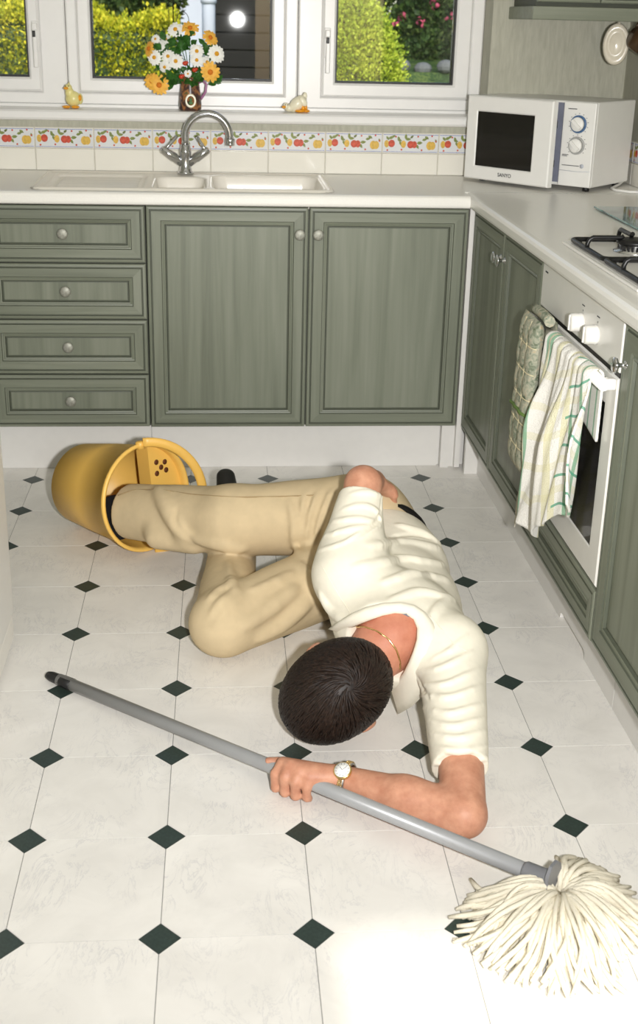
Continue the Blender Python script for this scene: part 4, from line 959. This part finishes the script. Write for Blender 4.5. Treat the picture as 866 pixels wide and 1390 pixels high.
# ------------------------------------------------------------------ the person: continuous surfaces from distance fields
class Field:
    relax = 2
    def __init__(s, lo, hi, vox):
        s.lo = np.array(lo, float); s.v = vox; s.n = np.ceil((np.array(hi)-s.lo)/vox).astype(int)+1
        s.ax = [s.lo[i]+vox*np.arange(s.n[i]) for i in range(3)]
        s.g = np.full(s.n, .2, np.float32)
    def _sl(s, lo, hi, pad):
        r = []
        for i in range(3):
            a = int(max(0, math.floor((lo[i]-pad-s.lo[i])/s.v))); b = int(min(s.n[i], math.ceil((hi[i]+pad-s.lo[i])/s.v)+1)); r.append(slice(a, max(a, b)))
        return tuple(r)
    def _P(s, sl): return (s.ax[0][sl[0]][:, None, None].astype(np.float32), s.ax[1][sl[1]][None, :, None].astype(np.float32), s.ax[2][sl[2]][None, None, :].astype(np.float32))
    def _join(s, sl, d, k):
        a = s.g[sl]; h = np.clip(.5+.5*(a-d)/k, 0, 1); s.g[sl] = a*(1-h)+d*h-k*h*(1-h)
    def _cut(s, sl, d, k):
        a = s.g[sl]; h = np.clip(.5-.5*(a+d)/k, 0, 1); s.g[sl] = a*(1-h)-d*h+k*h*(1-h)
    def capd(s, sl, a, b, ra, rb, flat=None):
        X, Y, Z = s._P(sl); a = np.array(a, float); b = np.array(b, float); ab = b-a; L2 = max(ab@ab, 1e-12)
        t = np.clip(((X-a[0])*ab[0]+(Y-a[1])*ab[1]+(Z-a[2])*ab[2])/L2, 0, 1)
        dx, dy, dz = X-a[0]-t*ab[0], Y-a[1]-t*ab[1], Z-a[2]-t*ab[2]
        q = dx*dx+dy*dy+dz*dz
        if flat is not None:
            n = np.array(flat[0], float); n /= np.linalg.norm(n); c = dx*n[0]+dy*n[1]+dz*n[2]; q = q+c*c*(1/flat[1]**2-1)
        d = np.sqrt(q)-(ra+(rb-ra)*t)
        return d*(flat[1]**.5 if flat is not None else 1)
    def cap(s, a, b, ra, rb=None, k=.015, flat=None, stop=None, start=None, cut=False):
        rb = ra if rb is None else rb; a = np.array(a, float); b = np.array(b, float); R = max(ra, rb)
        sl = s._sl(np.minimum(a, b)-R, np.maximum(a, b)+R, k+3*s.v)
        if min(x.stop-x.start for x in sl) <= 0: return s
        d = s.capd(sl, a, b, ra, rb, flat); X, Y, Z = s._P(sl)
        if stop is not None: u = (b-a)/np.linalg.norm(b-a); e = a+(b-a)*stop; d = np.maximum(d, (X-e[0])*u[0]+(Y-e[1])*u[1]+(Z-e[2])*u[2])
        if cut: s._cut(sl, d, k)
        else: s._join(sl, d, k)
        return s
    def ell(s, c, r, Rm=None, k=.015, cut=False):
        c = np.array(c, float); Rm = np.eye(3) if Rm is None else np.array(Rm, float); R = max(r); sl = s._sl(c-R, c+R, k+3*s.v)
        if min(x.stop-x.start for x in sl) <= 0: return s
        X, Y, Z = s._P(sl); q = [(X-c[0])*Rm[i][0]+(Y-c[1])*Rm[i][1]+(Z-c[2])*Rm[i][2] for i in range(3)]
        k0 = np.sqrt(sum((q[i]/r[i])**2 for i in range(3))); k1 = np.sqrt(sum((q[i]/r[i]**2)**2 for i in range(3)))+1e-9
        d = k0*(k0-1)/k1
        if cut: s._cut(sl, d, k)
        else: s._join(sl, d, k)
        return s
    def chain(s, pts, rs_, k=.012, **kw):
        for i in range(len(pts)-1): s.cap(pts[i], pts[i+1], rs_[i], rs_[i+1], k, **kw)
        return s
    def sample(s, p):
        i = np.clip(np.round((np.array(p)-s.lo)/s.v).astype(int), 0, s.n-1); return float(s.g[tuple(i)])
    def hit(s, x, y):
        d = ray(x, y); d = d/np.linalg.norm(d); t = 1.2
        while t < 4.5:
            p = CAM+d*t
            if np.all(p > s.lo) and np.all(p < s.lo+s.v*(s.n-1)):
                g = s.sample(p)
                if g < 0: return p
                t += max(.002, min(.02, g*.5))
            else: t += .02
        return None
    def ridge(s, px_, r=.006, k=.016, sink=.75, cut=False):
        dn = []
        for i in range(len(px_)-1):
            n_ = max(2, int(math.hypot(px_[i+1][0]-px_[i][0], px_[i+1][1]-px_[i][1])/7))
            dn += [(px_[i][0]+(px_[i+1][0]-px_[i][0])*t/n_, px_[i][1]+(px_[i+1][1]-px_[i][1])*t/n_) for t in range(n_)]
        dn.append(px_[-1])
        for _ in range(2): dn = [dn[0]]+[tuple((np.array(dn[i-1])+2*np.array(dn[i])+np.array(dn[i+1]))/4) for i in range(1, len(dn)-1)]+[dn[-1]]
        P = [s.hit(*q) for q in dn]; P = [p for p in P if p is not None]
        if len(P) < 2: return s
        d = np.array([ray(*px_[len(px_)//2])]); d = d[0]/np.linalg.norm(d[0]); P = [p+d*r*(sink if not cut else -sink) for p in P]
        Q = []
        for i in range(len(P)-1):
            for t in (0, .5): Q.append(P[i]*(1-t)+P[i+1]*t)
        Q.append(P[-1]); n = len(Q)
        rr_ = [r*(.35+.65*math.sin(PI*(i+.35)/(n-.3))) for i in range(n)]
        return s.chain(Q, rr_, k, cut=cut)
    def smooth(s, it=1):
        for _ in range(it):
            for a in range(3): s.g = .5*s.g+.25*(np.roll(s.g, 1, a)+np.roll(s.g, -1, a))
        return s
    def wave(s, fn):
        X, Y, Z = s._P((slice(None),)*3); m = np.abs(s.g) < .03; i = np.nonzero(m)
        s.g[i] += fn(s.ax[0][i[0]], s.ax[1][i[1]], s.ax[2][i[2]]).astype(np.float32); return s
    def mesh(s, name, mats, off):
        g = s.g; g[0] = g[-1] = .1; g[:, 0] = g[:, -1] = .1; g[:, :, 0] = g[:, :, -1] = .1
        S = g < 0; nx, ny, nz = S.shape
        cnt = np.zeros((nx-1, ny-1, nz-1), np.int8)
        for a in (0, 1):
            for b in (0, 1):
                for c in (0, 1): cnt += S[a:nx-1+a, b:ny-1+b, c:nz-1+c]
        I = np.argwhere((cnt > 0) & (cnt < 8)); ids = np.full(cnt.shape, -1, np.int32); ids[tuple(I.T)] = np.arange(len(I))
        acc = np.zeros((len(I), 3)); num = np.zeros(len(I))
        C8 = [(a, b, c) for a in (0, 1) for b in (0, 1) for c in (0, 1)]
        for p in C8:
            for a in range(3):
                if p[a] == 0:
                    q = list(p); q[a] = 1; va = g[tuple((I+p).T)].astype(float); vb = g[tuple((I+q).T)].astype(float); m = (va < 0) != (vb < 0)
                    t = np.where(m, va/np.where(m, va-vb, 1), 0); pos = np.repeat(np.array([p], float), len(I), 0); pos[:, a] = t
                    acc[m] += pos[m]; num[m] += 1
        V = s.lo+s.v*(I+acc/num[:, None])-np.array(off)
        Q = []
        for a in range(3):
            b, c = (a+1) % 3, (a+2) % 3; sl0 = [slice(None)]*3; sl1 = [slice(None)]*3; sl0[a] = slice(0, -1); sl1[a] = slice(1, None)
            E = np.argwhere(S[tuple(sl0)] != S[tuple(sl1)]); E = E[(E[:, b] > 0) & (E[:, c] > 0) & (E[:, b] < S.shape[b]-1) & (E[:, c] < S.shape[c]-1)]
            e = np.zeros(3, int); 
            def idc(db, dc): x = E.copy(); x[:, b] -= db; x[:, c] -= dc; return ids[tuple(x.T)]
            q = np.stack([idc(1, 1), idc(0, 1), idc(0, 0), idc(1, 0)], 1); fl_ = ~S[tuple(E.T)]; q[fl_] = q[fl_][:, ::-1]; Q.append(q)
        Q = np.vstack(Q); Q = Q[(Q >= 0).all(1)]
        # light relaxation
        for _ in range(s.relax):
            sm_ = np.zeros_like(V); nn = np.zeros(len(V))
            for a in range(4):
                np.add.at(sm_, Q[:, a], V[Q[:, (a+1) % 4]]); np.add.at(nn, Q[:, a], 1); np.add.at(sm_, Q[:, a], V[Q[:, (a+3) % 4]]); np.add.at(nn, Q[:, a], 1)
            V = .5*V+.5*sm_/np.maximum(nn, 1)[:, None]
        me = bpy.data.meshes.new(name); me.vertices.add(len(V)); me.vertices.foreach_set('co', V.ravel()); me.loops.add(Q.size); me.loops.foreach_set('vertex_index', Q.ravel().astype(np.int32))
        me.polygons.add(len(Q)); me.polygons.foreach_set('loop_start', np.arange(0, Q.size, 4, dtype=np.int32)); me.polygons.foreach_set('use_smooth', np.ones(len(Q), bool))
        me.materials.append(M[mats]); me.update(calc_edges=True); me.validate(); return me
A3 = lambda *p: np.array(p, float)
nrm = lambda v: np.array(v, float)/np.linalg.norm(v)
PO = A3(.62, 1.0, 0)
person = thing('person', 'man in cream shirt and khaki trousers lying on the floor', 'person', tuple(PO))

# joints
T1, T2, T3, PV = A3(.768, .735, .150), A3(.778, .93, .145), A3(.782, 1.10, .148), A3(.735, 1.225, .165)
LS, RS = A3(.856, .600, .165), at(471, 780, .255)
LE, LW = at(630, 1106, .048), at(470, 1058, .046)
RE = at(493, 657, .405); RW = at(507, 653, .362); RHN = at(524, 664, .330)
RH, RK, RA = A3(.735, 1.205, .235), at(318, 707, .195), at(165, 693, .128)
LH, LK = A3(.715, 1.175, .100), at(303, 846, .078); LA = at(316, 750, .070)
HC = at(458, 936, .132)
vcam = nrm(CAM-HC); f0 = -.81*RT-.59*UP
CR = nrm(.90*vcam+.36*f0); FD = nrm(f0-CR*(f0@CR)); ED = np.cross(FD, CR)       # crown, face, ear axes
HM = [FD, ED, CR]
NB = A3(.735, .640, .200)
wax = nrm(LS-RS); spn = nrm(T1-T3); bn = nrm(np.cross(wax, spn)); bn = bn if bn[2] > 0 else -bn

# skin: the whole body as one surface
BF = Field((.02, .08, -.004), (1.02, 1.86, .50), .0042)
def torso(F, add, k):
    F.cap(T1, T2, .150+add, .140+add, k, flat=(bn, .70)); F.cap(T2, T3, .140+add, .128+add, k, flat=(bn, .76)); F.cap(T3, PV, .128+add, .138+add, k, flat=(bn, .85))
    F.cap(T1+A3(0, -.02, .01), NB, .125+add, .070+add, k, flat=(bn, .75)); F.cap(LS+wax*-.02, T1, .062+add, .10+add, k); F.cap(RS+wax*.02, T1, .062+add, .10+add, k)
torso(BF, -.016, .03)
BF.cap(NB, HC-CR*.055-FD*.02, .062, .056, .03)
BF.cap(LS, LE, .050, .041, .02); BF.cap(LE, LE*.5+LW*.5, .040, .041, .012); BF.cap(LE*.55+LW*.45, LW, .041, .0265, .012, flat=((0, 0, 1), .92))
BF.cap(RS, RE, .050, .040, .02); BF.cap(RE, RW, .041, .028, .015)
BF.cap(RH, RK, .076, .056, .03); BF.cap(RK, RA, .055, .038, .02); BF.cap(LH, LK, .076, .056, .03); BF.cap(LK, LA, .055, .038, .02)
# head
BF.ell(HC, (.098, .077, .100), HM, .02); BF.ell(HC-CR*.045+FD*.028, (.070, .060, .080), HM, .025); BF.cap(HC-CR*.075-FD*.01, HC-CR*.095+FD*.062, .045, .026, .03)
BF.cap(HC+FD*.092-CR*.005, HC+FD*.112-CR*.038, .008, .013, .012); BF.ell(HC+FD*.104-CR*.044, (.012, .017, .009), HM, .006)
BF.cap(HC+FD*.088+ED*.034+CR*.018, HC+FD*.088-ED*.034+CR*.018, .012, .012, .014)
for sg in (-1, 1):
    BF.ell(HC+FD*.090+ED*sg*.032-CR*.004, (.010, .014, .009), HM, .006, cut=True); BF.ell(HC+FD*.083+ED*sg*.032-CR*.004, (.011, .012, .010), HM, .002)
    BF.ell(HC+ED*sg*.093-CR*.012-FD*.004, (.018, .012, .032), HM, .008); BF.ell(HC+ED*sg*.103-CR*.012+FD*.001, (.009, .005, .019), HM, .004, cut=True)
BF.cap(HC+FD*.096+ED*.022-CR*.070, HC+FD*.096-ED*.022-CR*.070, .0065, .0065, .006); BF.cap(HC+FD*.105+ED*.018-CR*.0695, HC+FD*.105-ED*.018-CR*.0695, .0018, .0018, .002, cut=True)
# left hand around the pole
pole = lambda s_: tip+md_*s_
hs = float((at(405, 1058, .04)-tip)@md_); outd = nrm(np.cross(md_, (0, 0, 1))); outd = outd if outd[1] < 0 else -outd
KN = []
for i, (sx_, o_, zz) in enumerate(((-.036, .006, .062), (-.014, .010, .066), (.008, .010, .063), (.028, .006, .056))):
    q = pole(hs+sx_)+outd*o_; q[2] = zz; KN.append(q)
pr_r = [.0105, .0108, .0102, .0090]
WC = LW+A3(-.012, 0, .004)
for i, kq in enumerate(KN):
    BF.cap(WC+(kq-WC)*.15, kq, .017, pr_r[i]+.002, .014); BF.cap(WC+(kq-WC)*.3-A3(0, 0, .010), kq-A3(0, 0, .012)-outd*.004, .015, pr_r[i], .012)
    c0 = pole(hs+(-.038, -.015, .008, .029)[i]); L = (.042, .046, .042, .034)[i]
    od_ = (.027, .028, .025, .017)[i]; p1 = c0+outd*od_; p1[2] = kq[2]-.014; p2 = c0+outd*(od_-.002); p2[2] = .017; p3 = c0+outd*.006; p3[2] = .0105
    BF.cap(kq, p1, pr_r[i]+.0012, pr_r[i], .006); BF.cap(p1, p2, pr_r[i], pr_r[i]*.93, .004); BF.cap(p2, p3, pr_r[i]*.93, pr_r[i]*.82, .004)
th0 = WC*.62+KN[0]*.38-outd*.012; th0[2] = .048; th1 = pole(hs-.034)-outd*.024; th1[2] = .042; th2 = pole(hs-.060)-outd*.010; th2[2] = .044; th3 = pole(hs-.074)+outd*.002; th3[2] = .050
BF.chain([th0, th1, th2, th3], [.0150, .0120, .0105, .0082], .008)
# right hand resting on the hip
hd = nrm(RHN-RW); hs_ = nrm(np.cross(hd, (0, 0, 1)))
BF.cap(RW, RHN, .026, .030, .015, flat=(nrm(np.cross(hd, hs_)), .6))
for i, o_ in enumerate((-.027, -.009, .009, .026)):
    L = (.060, .068, .063, .050)[i]; a = RHN+hs_*o_*.8; b = a+A3(.010, .03, -.022)*L/.065; c = b+A3(.006, .018, -.036)*L/.065
    BF.chain([a, b, c], [.0100, .0092, .0078], .005)
tb = RW+hd*.012+hs_*.020; BF.chain([tb, at(528, 663, .338), at(536, 674, .318)], [.0135, .0110, .0085], .008)
# right elbow bulge
# feet
def foot(F, an, toe, up, r, add=0, k=.012):
    heel = an-up*.045-nrm(toe-an)*.028
    F.cap(an, heel, r*.95+add, r*.9+add, k); F.cap(heel, an*.45+toe*.55-up*.022, r*.85+add, r*.95+add, k, flat=(up, .85)); F.cap(an, toe, r*.9+add, r*.45+add, k, flat=(up, .75)); F.cap(an*.45+toe*.55-up*.022, toe, r*.95+add, r*.50+add, k, flat=(up, .7))
RFT = RA-bax*.185+bu*.035+bv*.0
LT = A3(.392, 1.630, .180); LA2 = LA+A3(.004, .01, .010)
uR = bv; uL = nrm(np.cross(nrm(LT-LA2), (1, 0, 0)))
uL = uL if uL[2] > 0 else -uL
foot(BF, RA+nrm(RA-RK)*.03, RFT, uR, .031); foot(BF, LA2, LT, uL, .030)
body = link('body', BF.mesh('body', 'skin', PO), person)

# trousers
TF = Field((.04, .78, -.004), (1.0, 1.70, .40), .0046)
TF.cap(T3+A3(-.004, .055, .004), PV, .134, .148, .03, flat=(bn, .84)); TF.ell(PV+A3(.004, .01, .000), (.142, .135, .148), None, .03)
TF.cap(RH, RK, .102, .089, .035); TF.cap(RK, RA, .088, .074, .03, stop=.93)
TL = Field((.04, .78, -.004), (1.0, 1.70, .40), .0046); TL.cap(LH, LK, .098, .078, .035); TL.cap(LK, LA, .074, .062, .018, stop=1.0)
h_ = np.clip(.5+.5*(TF.g-TL.g)/.006, 0, 1); TF.g = TF.g*(1-h_)+TL.g*h_-.006*h_*(1-h_)
R = TF.ridge
# bunching at the groin and behind both knees, hanging cloth below the right calf
for q in ([(392, 680), (401, 712), (398, 742), (410, 758)], [(414, 668), (408, 700), (408, 735), (414, 752)], [(432, 668), (418, 700), (414, 735), (418, 760)], [(450, 666), (434, 698), (424, 738), (420, 768)], [(464, 672), (448, 705), (434, 748)]): R(q, .0105, .007, .15)
for q in ([(404, 676), (405, 706), (403, 742)], [(424, 668), (412, 702), (411, 742)], [(442, 668), (427, 700), (419, 748)], [(458, 672), (442, 702), (429, 744)]): R(q, .0055, .005, .1, True)
R([(408, 765), (420, 790), (430, 815)], .009, .012, .35); R([(416, 770), (428, 800), (434, 830)], .008, .012, .35); R([(395, 778), (370, 792), (340, 803)], .007, .012, .5)
R([(325, 800), (300, 818), (285, 838)], .008, .010, .4); R([(320, 790), (300, 800), (282, 815)], .007, .010, .4); R([(318, 800), (312, 782), (310, 765)], .007, .016); R([(330, 805), (305, 830), (292, 850)], .005, .012)
R([(400, 800), (360, 830), (330, 850)], .007, .022); R([(420, 815), (380, 850), (350, 865)], .007, .022)
R([(214, 664), (230, 695), (256, 735)], .006, .03); R([(245, 724), (290, 738), (330, 745)], .005, .02)
TF.cap(at(215, 728, .125), at(262, 740, .125), .034, .022, .03)
R([(240, 690), (236, 712), (262, 738)], .004, .008, .3, True)
TF.wave(lambda x, y, z: .0009*np.sin(x*31+y*15+2*np.sin(y*11))*np.sin(z*20+x*11))
TF.smooth(1)
trousers = link('trousers', TF.mesh('trousers', 'khaki', PO), person)
# side seam along the upper leg
def surf_line(F, pxs, rad, mat, name, parent, n=5, lift=.0006):
    P = []
    for i in range(len(pxs)-1):
        for t in np.linspace(0, 1, 7)[:-1 if i < len(pxs)-2 else None]:
            h = F.hit(pxs[i][0]*(1-t)+pxs[i+1][0]*t, pxs[i][1]*(1-t)+pxs[i+1][1]*t)
            if h is not None: P.append(h-nrm(ray(*pxs[i]))*lift)
    if len(P) < 2: return None
    Q = [P[0]]+[(P[i-1]+2*P[i]+P[i+1])/4 for i in range(1, len(P)-1)]+[P[-1]]
    return link(name, MB().tube(Q, rad, n).mesh(name, [mat], PO), parent)
surf_line(TF, [(150, 676), (180, 665), (215, 664), (260, 671), (320, 675), (380, 674), (430, 672)], .0016, 'seam', 'side_seam', trousers)
# belt
bl = nrm(T3-PV); bc = T3+(PV-T3)*.42
m = MB(); w1 = nrm(wax-bl*(wax@bl)); w2 = np.cross(bl, w1)
m.tube([bc+w1*.1425*math.cos(t)+w2*.1258*math.sin(t) for t in np.linspace(0, 2*PI, 41)[:-1]], .0135, 10, flat=(bl, 1.0), closed=True)
link('belt', m.mesh('belt', ['leather'], PO), person)

# shirt
SF = Field((.50, .26, -.004), (1.06, 1.26, .50), .0030)
torso(SF, .012, .035)
SF.cap(T3+A3(.012, -.03, 0), T3+(PV-T3)*.30+A3(.006, 0, .004), .134, .138, .03, flat=(bn, .84), stop=.9)
CUFL, CUFR = .74, .86
SF.cap(LS+wax*-.01, LE, .073, .047, .035, stop=CUFL); SF.cap(RS, RE, .076, .046, .035, stop=CUFR)
SF.cap(RS+A3(.02, .05, 0), RE*.5+RS*.5+A3(.02, .03, -.05), .07, .05, .05)
R = SF.ridge
for q in ([(586, 1012), (622, 1022), (660, 1013)], [(584, 996), (620, 1004), (659, 992)], [(590, 1036), (618, 1034), (662, 1029)], [(580, 978), (616, 988), (658, 974)], [(575, 962), (612, 970), (657, 955)], [(572, 944), (614, 948), (654, 930)], [(570, 930), (606, 930), (650, 908)], [(567, 912), (600, 908), (642, 884)], [(588, 895), (612, 884), (634, 862)]): R(q, .0050, .006, .45)
for q in ([(466, 692), (492, 685), (513, 692), (517, 708)], [(452, 708), (485, 704), (516, 710)], [(440, 728), (475, 719), (512, 713)], [(432, 748), (470, 738), (505, 716)], [(476, 672), (500, 667), (518, 674)], [(472, 735), (495, 724), (517, 712)]): R(q, .0050, .007, .5)
for q in ([(500, 742), (545, 735), (596, 744)], [(480, 772), (546, 758), (602, 766)], [(520, 792), (560, 778), (608, 788)], [(540, 714), (575, 724), (597, 739)], [(530, 816), (570, 803), (616, 814)], [(583, 850), (590, 828), (610, 812)], [(436, 806), (452, 834), (476, 848)]): R(q, .0050, .014, .75)
for q in ([(518, 676), (517, 706), (503, 716), (470, 738)], [(583, 948), (572, 936), (566, 920)], [(530, 728), (560, 724), (592, 732)]): R(q, .0040, .006, .2, True)
SF.wave(lambda x, y, z: .0005*np.sin(x*38+y*52+2.2*np.sin(x*17+1))*np.sin(z*33+y*19))
BASE_HIT = {q: SF.hit(*q) for q in [(444, 868), (456, 857), (470, 849), (485, 842), (500, 835), (520, 829), (540, 826), (556, 828), (568, 836), (574, 850), (573, 868), (568, 885), (561, 902), (553, 918), (543, 930), (531, 937)]}
# open neck: the cloth is cut away over the nape and upper back
ctr = BF.hit(515, 866)
o1 = SF.hit(515, 862)
SF.cap(SF.hit(490, 862), SF.hit(535, 852), .020, .036, .012, cut=True); SF.cap(SF.hit(535, 852), SF.hit(545, 880), .036, .022, .012, cut=True); SF.cap(SF.hit(500, 875) if SF.hit(500, 875) is not None else o1, SF.hit(530, 905) if SF.hit(530, 905) is not None else o1, .045, .04, .012, cut=True)
SF.cap(NB+A3(-.03, -.04, 0), HC, .075, .085, .012, cut=True)
shirt = link('shirt', SF.mesh('shirt', 'shirt', PO), person)
# collar band standing around the opening
cpx = list(BASE_HIT); C1 = [BASE_HIT[q] for q in cpx]; C1 = [c for c in C1 if c is not None]
C1 = [C1[0]]+[(C1[i-1]+2*C1[i]+C1[i+1])/4 for i in range(1, len(C1)-1)]+[C1[-1]]
cen_ = BF.hit(512, 872); cen_ = cen_ if cen_ is not None else NB
vs, fs = [], []
vd = -nrm(ray(512, 872))
for i, c in enumerate(C1):
    t = i/(len(C1)-1); a = c-cen_; a = nrm(a-vd*(a@vd)); w_ = .018+.034*sstep(.45, .85, t)
    for (du, dv) in ((-.011, -.006), (-.009, .009), (-.003, .0125), (w_*.5, .0105), (w_, .0050), (w_-.001, .0022), (w_*.45, .0070), (-.003, .004)): vs.append(c+a*du+vd*dv)
n8 = 8
for i in range(len(C1)-1):
    for j in range(n8): fs.append((i*n8+j, i*n8+(j+1) % n8, (i+1)*n8+(j+1) % n8, (i+1)*n8+j))
fs += [tuple(reversed(range(n8))), tuple((len(C1)-1)*n8+j for j in range(n8))]
link('collar', MB().add(vs, fs, 0, True).mesh('collar', ['shirt'], PO), shirt)
M['label'] = simple('grey_label', srgb(110, 114, 122), .8)
lh = BF.hit(551, 834)
if lh is not None: link('neck_label', MB().prism([(-.014, -.005), (.014, -.005), (.014, .005), (-.014, .005)], .0012, lh+vd*.003, RT, UP, vd).mesh('neck_label', ['label'], PO), shirt)
surf_line(SF, [(434, 764), (446, 784), (462, 812), (479, 838)], .0012, 'shirt', 'shoulder_seam', shirt)
surf_line(SF, [(584, 836), (596, 850), (614, 872), (634, 884)], .0012, 'shirt', 'shoulder_seam', shirt)
# necklace
surf_line(BF, [(478, 851), (495, 851), (512, 857), (527, 867), (538, 882), (543, 898), (543, 908)], .0022, 'gold', 'necklace', person, 6, .001)

# sock and shoe
KF = Field((-.12, 1.36, .0), (.32, 1.80, .30), .004); a = RA+nrm(RA-RK)*.02
KF.cap(RK*.25+RA*.75, a, .046, .042, .01); foot(KF, RA+nrm(RA-RK)*.03, RFT, uR, .031, .005)
link('sock', KF.mesh('sock', 'sock', PO), person)
KF = Field((.28, 1.25, .0), (.55, 1.76, .26), .004); foot(KF, LA2, LT, uL, .032, .008); KF.cap(LA, LA2, .045, .045, .01)
link('shoe', KF.mesh('shoe', 'leather', PO), person)

# hair: a cap plus combed locks turning around the crown
HF = Field(HC-.15, HC+.15, .004)
HF.ell(HC+CR*.006+FD*.002, (.117, .090, .112), HM, .01)
HF.ell(HC+FD*.135-CR*.075, (.085, .12, .105), HM, .012, cut=True); HF.ell(HC-CR*.135, (.13, .13, .085), HM, .012, cut=True)
for sg in (-1, 1): HF.ell(HC+ED*sg*.094-CR*.018-FD*.002, (.022, .018, .034), HM, .008, cut=True)
hair = link('hair', HF.mesh('hair', 'hair', PO), person)
hr = np.array([.119, .092, .114]); ho = HC+CR*.006+FD*.002
def hproj(p):
    q = np.array([p@FD, p@ED, p@CR]); s_ = math.sqrt(((q/hr)**2).sum()); return p/s_, nrm(FD*q[0]/hr[0]**2+ED*q[1]/hr[1]**2+CR*q[2]/hr[2]**2)
wq = HF.hit(476, 932); wv = wq-ho
rs = np.random.default_rng(11); V, Fh = [], []
m = MB(); cnt = 0
while cnt < 2600:
    v = rs.normal(0, 1, 3); p, n_ = hproj(v); q = np.array([p@FD, p@ED, p@CR])/hr
    if q[2] < -.42 or (q[0] > .42 and q[2] < .30) or (abs(q[1]) > .78 and q[2] < .10 and abs(q[0]) < .4): continue
    d0 = p-wv; dist = np.linalg.norm(d0); t_ = nrm(d0-n_*(d0@n_)); sw = np.cross(n_, t_)
    L = rs.uniform(.035, .060); pts = []; cur = p.copy(); swirl = .75*math.exp(-dist/.05)+.18+rs.normal(0, .13)
    for k in range(6):
        t = k/5; cur, n_ = hproj(cur); d0 = cur-wv; t_ = nrm(d0-n_*(d0@n_)+1e-6); sw = np.cross(n_, t_); dr = nrm(t_+sw*swirl+nrm(FD)*.25)
        pts.append(ho+cur+n_*(-.001+.0045*math.sin(PI*t*.8)+rs.uniform(0, .0012))); cur = cur+dr*L/5
    m.tube(pts, [.0012, .0020, .0023, .0022, .0016, .0005], 4, cap=False); cnt += 1
o = link('hair_locks', m.mesh('hair_locks', ['hair'], PO), hair); o['kind'] = 'stuff'

# wrist watch
wp = at(467, 1046, .072); fa = nrm(LW-LE); wc_ = LE+fa*float((wp-LE)@fa)+A3(0, 0, .002)
watch = None
up_ = nrm(A3(-.05, -.70, 1)-fa*(fa@A3(-.05, -.70, 1))); sd_ = np.cross(fa, up_)
m = MB(); m.tube([wc_+up_*.0278*math.cos(t)+sd_*.0300*math.sin(t) for t in np.linspace(0, 2*PI, 37)[:-1]], .0032, 8, flat=(fa, 2.6), closed=True)
vv = np.array(m.v); rad = vv-wc_; rel = rad-np.outer(rad@fa, fa); ln = np.linalg.norm(rel, axis=1)
watch = link('watch_bracelet', m.mesh('watch_bracelet', ['steel'], PO), person, label='steel and gold wrist watch bracelet')
m = MB()
for t in np.linspace(0, 2*PI, 61)[:-1]:
    for o_ in (-.0035, 0, .0035):
        c = wc_+up_*.0308*math.cos(t+o_*12)+sd_*.0330*math.sin(t+o_*12)+fa*o_; m.ell(c, (.0016, .0016, .0016), nu=6, nv=4)
link('gold_link', m.mesh('gold_link', ['gold'], PO), watch, kind='stuff')
dc = wc_+up_*.0305
m = MB(); m.lathe([(.0165, -.004), (.0178, .0), (.0178, .004), (.0165, .0062), (.0145, .0058)], 32, dc, up_); case = link('watch_case', m.mesh('watch_case', ['gold'], PO), watch)
m = MB(); m.lathe([(.0150, .0), (.0150, .0063), (0, .0063)], 28, dc, up_); link('dial', m.mesh('dial', ['dial'], PO), watch)
m = MB()
for k in range(12): a = 2*PI*k/12; c = dc+up_*.0064+(fa*math.cos(a)+sd_*math.sin(a))*.0122; e = (fa*math.cos(a)+sd_*math.sin(a))*.0016; m.tube([c-e, c+e], .0004, 4)
for a, L in ((.6, .007), (2.2, .010)): m.tube([dc+up_*.0066, dc+up_*.0066+(fa*math.cos(a)+sd_*math.sin(a))*L], .0004, 4)
link('watch_hands', m.mesh('watch_hands', ['ink'], PO), watch, kind='stuff')
